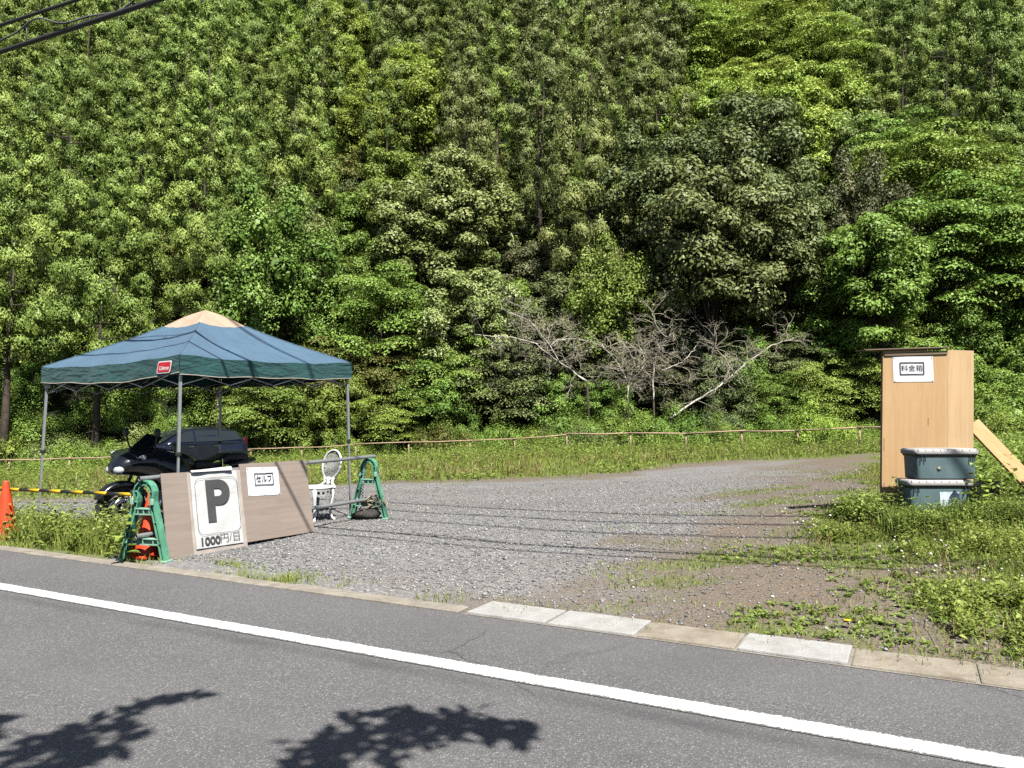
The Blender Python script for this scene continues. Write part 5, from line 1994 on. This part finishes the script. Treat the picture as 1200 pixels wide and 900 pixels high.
foot_row(48.4, np.arange(-35, -9, 2.8), k_low, 2.0, 3.4)
def k_gap(px):
    side = 'left' if px < 400 else ('middle' if px < 800 else 'right')
    return (hr.choice(['low', 'lowlayer', 'low']), hr.choice(['mid', 'olive', 'shrub', 'mid', 'grey']), 'small understorey tree filling a gap between taller trees on the %s of the slope' % side, 'understorey trees on the %s of the slope' % side)


foot_row(50.5, np.arange(-33, 34, 5.2), k_gap, 4.0, 6.0)
foot_row(56.0, np.arange(-22, 36, 5.2), k_gap, 4.5, 6.5)
foot_row(62.5, np.arange(-22, 36, 5.8), k_gap, 5.0, 7.0)
for X_g, Y_g, h_g in ((-8.6, 47.5, 6.5), (-10.2, 52.0, 7.0), (-11.5, 57.0, 7.5), (-9.5, 44.5, 5.5)):
    foot_row(Y_g, [X_g], k_gap, h_g, h_g + 0.3)
foot_row(34.25, np.arange(1.2, 9.0, 1.25), k_low, 1.2, 2.1)
s_ = plant_tree('shrub', SHR[0], M['bright'], gp(12.2, 30.6, -0.05), 1.15, 0.4, 'bright broad leaved shrub on the fence just left of the fee box', 'shrub', None, 1.15)
q = gp(19.5, 27.5)
for i, (x, y, h) in enumerate([(16.5, 26.0, 1.9), (19.0, 28.5, 2.6), (21.0, 26.5, 2.4)]):
    plant_tree('shrub', SHR[i], M['shrub'], gp(x, y, -0.05), h / 1.6, i * 1.3, 'fresh green shrub on the grassy rise right of the fee box', 'shrub', 'shrubs on the rise right of the fee box', h / 1.7)


# ------------------------------------------------------------------ bare pale branches before the trees
def bare_tree(label, lines, Y, r0, twigs, seed):
    rr = random.Random(seed)
    first = lines[0][0]
    b0 = at(first[0], first[1], Y)
    g = gp(b0.x, b0.y + 0.6)
    root = thing('bare_tree', label, 'bare tree', g, 0, 'dead and bare trees behind the fence')
    o0 = Vector(g)
    tr = MB()
    if True:
        MB().tube([Vector((0, 0, -0.2)), (b0 - o0) * 0.5 + Vector((.1, .1, 0)), b0 - o0], [r0 * 1.05, r0, r0 * .98], 7).build('stem', M['bark'], root)
    ends = []
    for j, ln in enumerate(lines):
        P3 = []
        for i, (px, py) in enumerate(ln):
            P3.append(at(px, py, Y - 0.25 * i * (1 if j % 2 else -0.6)) - o0)
        fine = []
        for a, b in zip(P3, P3[1:]):
            for k in range(4):
                fine.append(a.lerp(b, k / 4) + Vector((rr.uniform(-1, 1), rr.uniform(-1, 1), rr.uniform(-1, 1))) * 0.035)
        fine.append(P3[-1])
        ra, rb_ = (r0 if j == 0 else r0 * 0.62), 0.016
        tr.tube(fine, [ra + (rb_ - ra) * (i / (len(fine) - 1)) ** 0.8 for i in range(len(fine))], 7)
        ends += fine[2:]
    tr.build('trunk', M['bark_pale'], root)
    tw = MB()

    def sprout(p, d, L, r, dep):
        q = p + d * L
        mid_ = p.lerp(q, 0.5) + Vector((rr.uniform(-1, 1), rr.uniform(-1, 1), rr.uniform(-1, 1))) * L * 0.12
        tw.tube([p, mid_, q], [r, r * 0.8, r * 0.5], 4, cap=False)
        if dep > 0:
            for _ in range(rr.choice((2, 3))):
                d2 = (d + Vector((rr.uniform(-1, 1), rr.uniform(-1, 1), rr.uniform(-.9, .7)))).normalized()
                sprout(p.lerp(q, rr.uniform(0.4, 1.0)), d2, L * rr.uniform(0.5, 0.8), r * 0.7, dep - 1)
    for _ in range(twigs):
        p = rr.choice(ends)
        sprout(p, Vector((rr.uniform(-1, 1), rr.uniform(-.8, .5), rr.uniform(-.5, 1))).normalized(), rr.uniform(0.45, 1.0), 0.013, 3)
    tw.build('twigs', M['twig'], root)


bare_tree('bare pale tree leaning left with two long branches behind the fence', [[(688, 447), (672, 436), (650, 420), (628, 403), (600, 395), (556, 392)], [(655, 424), (645, 405), (632, 390), (620, 376), (588, 362)], [(645, 405), (655, 398), (668, 396), (690, 399)]], 35.6, 0.055, 54, 1)
bare_tree('bare pale twiggy tree with several forked stems behind the middle of the fence', [[(736, 470), (736, 452), (733, 440), (722, 424), (705, 403)], [(736, 446), (745, 430), (738, 412), (728, 400)], [(736, 446), (750, 436), (757, 424), (748, 402)]], 35.5, 0.045, 56, 2)
bare_tree('bare pale tree with a low spreading fork right of the twiggy one', [[(766, 470), (766, 432), (770, 414), (782, 396), (800, 378)], [(767, 424), (755, 415), (745, 408)], [(776, 434), (800, 425), (812, 410), (828, 390)], [(782, 396), (770, 384), (764, 368)]], 35.8, 0.042, 56, 3)
bare_tree('long bare pale trunk slanting up to the right behind the fence', [[(786, 490), (808, 474), (838, 456), (860, 438), (876, 424), (905, 404), (930, 397)], [(860, 438), (850, 420), (838, 408)]], 35.3, 0.06, 40, 4)


# ------------------------------------------------------------------ grass and weeds
def blades(P, h, w, g, bend=0.45):
    m = len(P)
    z = gz_arr(P[:, 0], P[:, 1])
    b = np.c_[P, z - 0.01]
    a = g.random(m) * 6.283
    side = np.c_[np.cos(a), np.sin(a), np.zeros(m)]
    a2 = g.random(m) * 6.283
    ln = np.c_[np.cos(a2), np.sin(a2), np.zeros(m)] * (bend * g.random(m) * h)[:, None]
    up = np.c_[np.zeros(m), np.zeros(m), h]
    m1 = b + up * 0.55 + ln * 0.3
    tp = b + up * (1 - 0.25 * np.linalg.norm(ln, axis=1) / h)[:, None] + ln
    W = side * w[:, None]
    V = np.stack([b - W, b + W, m1 + W * 0.85, m1 - W * 0.85, tp + W * 0.12, tp - W * 0.12], 1).reshape(-1, 3)
    i = np.arange(m) * 6
    F = np.concatenate([np.c_[i, i + 1, i + 2, i + 3], np.c_[i + 3, i + 2, i + 4, i + 5]])
    return V, F


def weeds(P, h, leaf, g, K=9, up=0.25):
    m = len(P)
    z = gz_arr(P[:, 0], P[:, 1])
    fr = (np.arange(K) + 0.6)[None] / K
    fr = np.clip(fr + g.uniform(-.08, .08, (m, K)), 0.05, 1)
    a = g.random((m, 1)) * 6.28 + np.arange(K)[None] * 2.4 + g.uniform(-.4, .4, (m, K))
    lean = g.normal(0, 0.12, (m, 1, 2)) * h[:, None, None]
    L = leaf[:, None] * g.uniform(0.6, 1.2, (m, K)) * (1.15 - 0.5 * fr)
    d = np.stack([np.cos(a), np.sin(a), np.full_like(a, up) + g.normal(0, .25, a.shape)], -1)
    d = unit(d)
    c = np.stack([P[:, None, 0] + lean[:, :, 0] * fr, P[:, None, 1] + lean[:, :, 1] * fr, z[:, None] + h[:, None] * fr], -1)
    C = (c + d * (L * 0.75)[..., None]).reshape(-1, 3)
    dd = d.reshape(-1, 3)
    nrm = unit(np.array([0, 0, 1.0]) - dd * dd[:, 2:3] + g.normal(0, 0.3, dd.shape))
    Bv = unit(np.cross(nrm, dd))
    Lf = L.reshape(-1, 1)
    return leaf_quads(C, dd * Lf * 0.62, Bv * Lf * g.uniform(0.24, 0.4, Lf.shape), 0.1, nrm * Lf)


def stuff(name, parts, mat, label, cat):
    lv = Leaves()
    for V, F, T in parts: lv.add(V, F, T)
    return tag(link_mesh(name, lv.mesh(name), mat), label, cat, None, 'stuff')


g = np.random.default_rng(91)
view = lambda x, y: (np.abs(x) < 0.70 * y + 1.0)
clear_car = lambda x, y: ~((np.abs(x + 12.15) < 1.6) & (np.abs(y - 28.35) < 1.9))
P = scatter_xy(62000, -26, 25, 16, 37, lambda x, y: d_lawn(x, y) * view(x, y) * clear_car(x, y), 1)
hh = (0.07 + 0.17 * g.random(len(P)) ** 1.5) * (0.55 + 0.9 * sstep(P[:, 1], 21, 30)) * (0.6 + 0.8 * fbm(P[:, 0] * .5, P[:, 1] * .5, 81))
pt = 0.5 * fbm(P[:, 0] * .45, P[:, 1] * .45, 83) + 0.5 * g.random(len(P))
V, F = blades(P, hh, np.full(len(P), 0.014), g)
lawn_parts = [(V, F, np.tile(np.clip(pt, 0, 1), 2))]
stuff('grass', lawn_parts, M['grass'], 'bright green grass strip along the far edge of the lot', 'grass')
P = scatter_xy(9000, -26, 25, 17, 36.5, lambda x, y: d_lawn(x, y) * view(x, y) * clear_car(x, y) * sstep(fbm(x * 0.6, y * 0.6, 85), 0.38, 0.6) * (0.25 + 0.75 * sstep(y, 22, 31)), 2)
hh = (0.15 + 0.45 * g.random(len(P))) * (0.5 + 0.7 * sstep(P[:, 1], 22, 31))
V, F = weeds(P, hh, np.full(len(P), 0.10), g, 10)
stuff('weeds', [(V, F, np.clip(0.3 * np.repeat(g.random(len(P)), 10) + 0.7 * g.random(len(V) // 4), 0, 1))], M['weed'], 'leafy weeds along the far fence', 'weeds')

# near right: low mixed weeds with bare soil between
nb = lambda x, y: (x > -1) & (np.abs(x) < 0.70 * y + 0.6) & (road_off(x, y) > 0.46)
box_gap = lambda x, y: ~((np.abs(x - 4.58) < 0.50) & (np.abs(y - 8.6) < 0.66))
tall = lambda x, y: (0.45 + 0.9 * fbm(x * 0.9, y * 0.9, 111)) * 0.85 * (0.35 + 1.0 * sstep(x - right_edge(y), 1.2, 3.0) + 1.1 * np.exp(-(((x - 4.5) / 0.9) ** 2 + ((y - 7.8) / 0.5) ** 2)))
P = scatter_xy(60000, -1, 14, 3.8, 19, lambda x, y: d_right(x, y) * nb(x, y) * box_gap(x, y) * np.clip(1.4 - y / 16, 0.25, 1), 3)
hh = (0.05 + 0.24 * g.random(len(P)) ** 1.6) * tall(P[:, 0], P[:, 1])
V, F = blades(P, hh, 0.0026 + 0.0028 * g.random(len(P)), g, 0.9)
stuff('meadow_grass', [(V, F, np.tile(np.clip(0.5 * fbm(P[:, 0] * 1.5, P[:, 1] * 1.5, 87) + 0.5 * g.random(len(P)), 0, 1), 2))], M['grass'], 'short uneven grass on the right of the lot before the fee box', 'grass')
P = scatter_xy(12000, -1, 14, 3.8, 19, lambda x, y: d_right(x, y) * nb(x, y) * box_gap(x, y) * sstep(fbm(x * 1.7, y * 1.7, 89), 0.36, 0.56) * np.clip(1.4 - y / 16, 0.25, 1), 4)
hh = (0.02 + 0.17 * g.random(len(P)) ** 1.3) * tall(P[:, 0], P[:, 1])
V, F = weeds(P, hh, 0.014 + 0.028 * g.random(len(P)), g, 10, 0.35)
stuff('clover', [(V, F, np.clip(0.5 * np.repeat(g.random(len(P)), 10) + 0.5 * g.random(len(V) // 4), 0, 1))], M['weed'], 'leafy clover and weeds on the right of the lot', 'weeds')
P = scatter_xy(2600, 4, 16, 8.2, 22, lambda x, y: sstep(x - right_edge(y), 0.8, 2.5) * nb(x, y) * box_gap(x, y), 14)
hh = 0.18 + 0.45 * g.random(len(P))
V, F = weeds(P, hh, 0.05 + 0.05 * g.random(len(P)), g, 16, 0.45)
stuff('tall_weeds', [(V, F, np.clip(0.4 * np.repeat(g.random(len(P)), 16) + 0.6 * g.random(len(V) // 4), 0, 1))], M['weed'], 'tall feathery weeds behind and right of the fee box', 'weeds')
P = scatter_xy(1500, 3.75, 5.6, 7.5, 7.98, lambda x, y: 0.5 + 0.5 * sstep(fbm(x * 3, y * 3, 121), 0.3, 0.6), 15)
hh = 0.10 + 0.20 * g.random(len(P)) ** 1.4
V, F = weeds(P, hh, 0.022 + 0.03 * g.random(len(P)), g, 13, 0.4)
P2 = scatter_xy(2600, 3.7, 5.6, 7.5, 8.0, lambda x, y: 0.5 + 0.5 * sstep(fbm(x * 3, y * 3, 121), 0.3, 0.6), 16)
V2, F2 = blades(P2, 0.10 + 0.24 * g.random(len(P2)) ** 1.5, 0.003 + 0.003 * g.random(len(P2)), g, 0.7)
P3 = scatter_xy(420, 3.6, 4.08, 8.0, 8.75, lambda x, y: 0.8 + 0 * x, 17)
V3, F3 = weeds(P3, 0.10 + 0.24 * g.random(len(P3)), 0.03 + 0.03 * g.random(len(P3)), g, 13, 0.4)
stuff('box_weeds', [(V, F, g.random(len(F))), (V2, F2, g.random(len(F2))), (V3, F3, g.random(len(F3)))], M['weed'], 'dense weeds growing up against the storage boxes and fee box', 'weeds')
P = scatter_xy(900, 1.5, 9, 3.9, 8, lambda x, y: sstep(d_right(x, y), 0.5, 0.9) * nb(x, y) * sstep(fbm(x * 1.3, y * 1.3, 123), 0.45, 0.6), 18)
hh = 0.08 + 0.15 * g.random(len(P))
V, F = weeds(P, hh, 0.020 + 0.03 * g.random(len(P)), g, 14, 0.5)
stuff('verge_weeds', [(V, F, g.random(len(F)))], M['grass'], 'taller upright weeds in the right foreground', 'weeds')
P = scatter_xy(9000, 0, 14, 3.8, 17, lambda x, y: sstep(d_right(x, y), 0.1, 0.6) * nb(x, y) * box_gap(x, y) * (0.3 + 0.7 * sstep(fbm(x * 1.1, y * 1.1, 131), 0.4, 0.62)), 19)
hh = 0.03 + 0.22 * g.random(len(P)) ** 2.2
V, F = blades(P, hh, 0.0018 + 0.0022 * g.random(len(P)), g, 1.1)
stuff('dead_stalks', [(V, F, np.tile(g.random(len(P)), 2))], M['dry'], 'dead straw coloured stalks among the right hand weeds', 'dry grass')
P = scatter_xy(7000, -26, 25, 16, 37, lambda x, y: d_lawn(x, y) * view(x, y) * clear_car(x, y) * sstep(fbm(x * 0.4, y * 0.6, 133), 0.45, 0.62), 20)
hh = 0.12 + 0.35 * g.random(len(P)) ** 1.5
V, F = blades(P, hh, np.full(len(P), 0.011), g, 0.7)
stuff('tall_dry_grass', [(V, F, np.tile(g.random(len(P)), 2))], M['dry'], 'pale dry grass stems in patches of the far grass strip', 'dry grass')
# clover heads
fl = MB()
P = scatter_xy(330, 0.5, 14, 3.9, 17, lambda x, y: d_right(x, y) * nb(x, y) * box_gap(x, y) * sstep(fbm(x * 1.2, y * 1.2, 95), 0.45, 0.65), 6)
for x, y in P:
    h = 0.06 + 0.10 * random.random()
    r = random.uniform(0.008, 0.015)
    fl.ball((x, y, gz(x, y) + h), r, 6, 4, (1, 1, 0.85))
tag(fl.build('clover_flowers', M['flower']), 'small white clover flower heads dotted over the right hand weeds', 'flowers', None, 'stuff')
# left: taller yellow-green weeds in front of the gravel
lv_gap = lambda x, y: road_off(x, y) > 0.26
P = scatter_xy(9000, -9, -3.6, 6.5, 12, lambda x, y: d_left(x, y) * lv_gap(x, y), 7)
hh = 0.08 + 0.30 * g.random(len(P)) ** 1.4
V, F = blades(P, hh, 0.003 + 0.004 * g.random(len(P)), g, 0.7)
stuff('roadside_grass', [(V, F, np.tile(np.clip(0.25 + 0.4 * fbm(P[:, 0] * 2, P[:, 1] * 2, 97) + 0.4 * g.random(len(P)), 0, 1), 2))], M['grass'], 'yellow green grass along the kerb around the left cone', 'grass')
P = scatter_xy(420, -9, -3.75, 6.5, 11.5, lambda x, y: d_left(x, y) * lv_gap(x, y), 8)
hh = 0.15 + 0.38 * g.random(len(P))
V, F = weeds(P, hh, 0.045 + 0.035 * g.random(len(P)), g, 18, 0.35)
stuff('roadside_weeds', [(V, F, np.clip(0.3 + 0.3 * np.repeat(g.random(len(P)), 18) + 0.5 * g.random(len(V) // 4), 0, 1))], M['weed'], 'upright leafy weeds between the left cone and the near green stand', 'weeds')
# along the kerb, and tufts through the gravel
P = scatter_xy(6500, -8, 9, 2.5, 11, lambda x, y: d_kerb(x, y) * (road_off(x, y) > 0.15), 9)
hh = 0.025 + 0.075 * g.random(len(P)) ** 1.4
V, F = blades(P, hh, 0.0022 + 0.0025 * g.random(len(P)), g, 0.9)
stuff('kerb_grass', [(V, F, np.tile(np.clip(0.2 + 0.8 * g.random(len(P)), 0, 1), 2))], M['grass'], 'short grass growing along the back of the kerb', 'grass')
P = scatter_xy(15000, -6, 9, 4.0, 20, lambda x, y: d_patch(x, y) * (road_off(x, y) > 0.5) * (1 - d_right(x, y)) * np.clip(1.5 - y / 14, 0.3, 1), 10)
hh = 0.015 + 0.05 * g.random(len(P)) ** 1.5
V, F = blades(P, hh, 0.0025 + 0.003 * g.random(len(P)), g, 1.2)
stuff('grass_tufts', [(V, F, np.tile(np.clip(0.5 * fbm(P[:, 0] * 2, P[:, 1] * 2, 99) + 0.5 * g.random(len(P)), 0, 1), 2))], M['weed'], 'thin grass tufts coming up through the gravel', 'grass')
P = scatter_xy(9000, -2, 8, 3.8, 14, lambda x, y: d_soil(x, y) * (road_off(x, y) > 0.46) * sstep(fbm(x * 1.4, y * 1.4, 101), 0.42, 0.6), 11)
hh = 0.008 + 0.02 * g.random(len(P))
V, F = blades(P, hh, 0.002 + 0.002 * g.random(len(P)), g, 3.0)
stuff('dry_stalks', [(V, F, np.tile(g.random(len(P)), 2))], M['dry'], 'dry straw coloured stalks lying on the bare soil', 'dry grass')


# single plants that stand out
def leafy_weed(loc, h, leaf, n, mat, label, seed, group=None):
    gg = np.random.default_rng(seed)
    root = thing('leafy_weed', label, 'weed', loc, 0, group)
    st = MB().tube([(0, 0, -0.02), (0.02, 0.01, h * 0.5), (0.0, 0.02, h)], [0.008, 0.006, 0.003], 6)
    lv = Leaves()
    for k in range(n):
        f = 0.25 + 0.75 * (k + 0.5) / n
        a = k * 2.2 + gg.uniform(-.3, .3)
        L = leaf * gg.uniform(0.75, 1.2) * (1.1 - 0.35 * f)
        d = unit(np.array([math.cos(a), math.sin(a), gg.uniform(-.15, .35)]))
        sd = unit(np.cross(np.array([0, 0, 1.0]), d))
        b = np.array([0.01, 0.01, h * f]) + d * 0.03
        V = np.array([b, b + d * L * .35 + sd * L * .36 + [0, 0, .01], b + d * L * .75 + sd * L * .20, b + d * L - np.array([0, 0, L * .2]), b + d * L * .75 - sd * L * .20, b + d * L * .35 - sd * L * .36 + [0, 0, .01], b + d * L * .4 - [0, 0, .008]])
        F = np.array([[0, 1, 6, 5], [1, 2, 4, 6], [6, 4, 5, 5], [2, 3, 4, 4]])
        F = np.array([[0, 1, 6, 0], [1, 2, 3, 6], [6, 3, 4, 5], [0, 6, 5, 0]])
        F = np.array([[0, 1, 2, 6], [6, 2, 3, 4], [0, 6, 4, 5]])
        lv.add(V, F, np.clip(gg.uniform(0.35, 0.9, 3), 0, 1))
    link_mesh('leaves', lv.mesh('weed_leaves'), mat, root)
    st.build('stem', M['weed_stem'], root)
    return root


M['weed_stem'] = simple('weed_stem', (0.09, 0.14, 0.03), 0.7)
leafy_weed(gp(4.76, 7.86), 0.62, 0.15, 14, M['shrub'], 'tall broad leaved weed growing before the storage boxes', 1)
leafy_weed(gp(4.10, 8.20), 0.50, 0.09, 16, M['weed'], 'slim leafy weed at the left foot of the fee box', 2)
leafy_weed(gp(4.16, 7.85), 0.33, 0.10, 12, M['shrub'], 'leafy weed before the left end of the lower storage box', 3)
leafy_weed(gp(5.62, 7.95), 0.42, 0.13, 16, M['weed'], 'leafy weed between the storage boxes and the leaning plank', 4)
leafy_weed(gp(5.80, 8.00), 0.36, 0.30, 5, M['shrub'], 'large leaved plant at the foot of the leaning plank', 6)
q = at(157, 640, 7.75)
leafy_weed(gp(-3.86, 7.66), 0.52, 0.12, 18, M['weed'], 'yellow green leafy weed in front of the yellow post', 5)
leafy_weed(gp(-3.5, 9.3), 0.93, 0.14, 14, M['shrub'], 'leafy plant rising behind the P board beside the motorcycle', 7)
q = gp(2.28, 5.28)
root = thing('dandelion', 'single yellow dandelion flower on the bare soil near the kerb', 'flower', q)
dm = MB()
for k in range(14):
    a = 2 * math.pi * k / 14
    dm.box((0.012 * math.cos(a), 0.012 * math.sin(a), 0.055), (0.024, 0.008, 0.003), (0, R(-18), a))
dm.ball((0, 0, 0.056), 0.012, 8, 6, (1, 1, 0.5))
dm.build('flower_head', M['yellow_flower'], root)
MB().tube([(0, 0, 0), (0.004, 0, 0.053)], 0.0025, 6).build('stem', M['weed_stem'], root)


# ------------------------------------------------------------------ roadside tree behind the camera: its low limbs shade the near lane
def roadside_tree():
    rr = random.Random(13)
    gg = np.random.default_rng(13)
    bx, by = 4.6, -3.2
    root = thing('roadside_tree', 'roadside tree behind the viewpoint whose leafy limbs shade the near lane', 'tree', (bx, by, gz(bx, by)))
    o0 = Vector(root.location)
    tr = MB()
    tr.tube([(0, 0, -0.3), (-0.1, 0.1, 2.0), (-0.35, 0.35, 4.2), (-0.3, 0.5, 6.8)], [0.24, 0.19, 0.14, 0.05], 10)
    lv = Leaves()

    def spray(c, r, n, sz=0.10):
        d = unit(gg.normal(0, 1, (n, 3)))
        C = np.array(c) + d * gg.random((n, 1)) ** 0.5 * np.array([r, r, r * 0.45])
        nrm = unit(np.array([0, 0, 1.0]) + gg.normal(0, 0.5, (n, 3)))
        A = unit(np.cross(nrm, gg.normal(0, 1, (n, 3))))
        Bv = unit(np.cross(nrm, A))
        l = sz * gg.uniform(0.6, 1.2, (n, 1)) * 0.5
        V, F = leaf_quads(C, A * l, Bv * l * 0.55, 0.1, nrm * l)
        lv.add(V, F, np.clip(gg.normal(0.5, 0.2, n), 0, 1))
    # ground spots shaded in the photograph -> where the limb above them hangs
    H_ = 4.3
    def above(px, py, h):
        q = at(px, py, 3.6)
        t = (0 - CAM_Z) / (q.z - CAM_Z)
        gpt = Vector((0, 0, CAM_Z)) + (q - Vector((0, 0, CAM_Z))) * t
        return gpt + to_sun * (h / to_sun.z) - o0
    limbs = [([(330, 930), (350, 880), (420, 862), (500, 850), (560, 846), (605, 848)], [(350, 885, .16, 70), (395, 868, .16, 90), (440, 858, .15, 90), (455, 885, .10, 40), (505, 850, .15, 110), (500, 868, .10, 50), (545, 845, .16, 120), (580, 852, .15, 120), (598, 868, .08, 40), (420, 840, .08, 35), (470, 838, .08, 40), (370, 905, .12, 50)]),
             ([(-60, 930), (20, 890), (80, 860), (150, 830), (240, 815)], [(0, 885, .18, 90), (40, 880, .16, 70), (80, 865, .14, 70), (110, 850, .10, 50), (130, 878, .12, 60), (90, 890, .13, 60), (160, 828, .08, 35), (200, 818, .06, 28), (235, 815, .05, 20), (140, 848, .08, 35), (-20, 850, .14, 70), (60, 900, .12, 50), (160, 860, .07, 25)])]
    for ln, sp in limbs:
        pts = [Vector((-0.3, 0.35, 4.0))] + [above(px, py, H_ + 0.1 * math.sin(px)) for px, py in ln]
        fine = []
        for a, b in zip(pts, pts[1:]):
            for k in range(3): fine.append(a.lerp(b, k / 3))
        fine.append(pts[-1])
        tr.tube(fine, [0.07 + (0.005 - 0.07) * (i / (len(fine) - 1)) ** 0.5 for i in range(len(fine))], 7)
        for px, py, r, n in sp:
            c = above(px, py, H_ + rr.uniform(-.15, .25))
            spray(c, r * 1.35, int(n * 0.32), 0.15)
            near = min(fine, key=lambda p: (p - c).length)
            tr.tube([near, near.lerp(c, 0.5) + Vector((0, 0, 0.03)), c], [0.010, 0.007, 0.003], 5)
    for k in range(40):
        a, rr2 = rr.uniform(0, 6.28), rr.uniform(0.3, 1.8)
        c = (-0.3 + rr2 * math.cos(a) + 0.5, -0.6 + rr2 * math.sin(a), rr.uniform(4.6, 7.2))
        spray(c, 0.55, 110, 0.14)
        tr.tube([(-0.32, 0.4, 4.4), c], [0.03, 0.006], 5)
    link_mesh('crown', lv.mesh('roadside_crown'), M['mid'], root)
    tr.build('trunk', M['bark'], root)


roadside_tree()
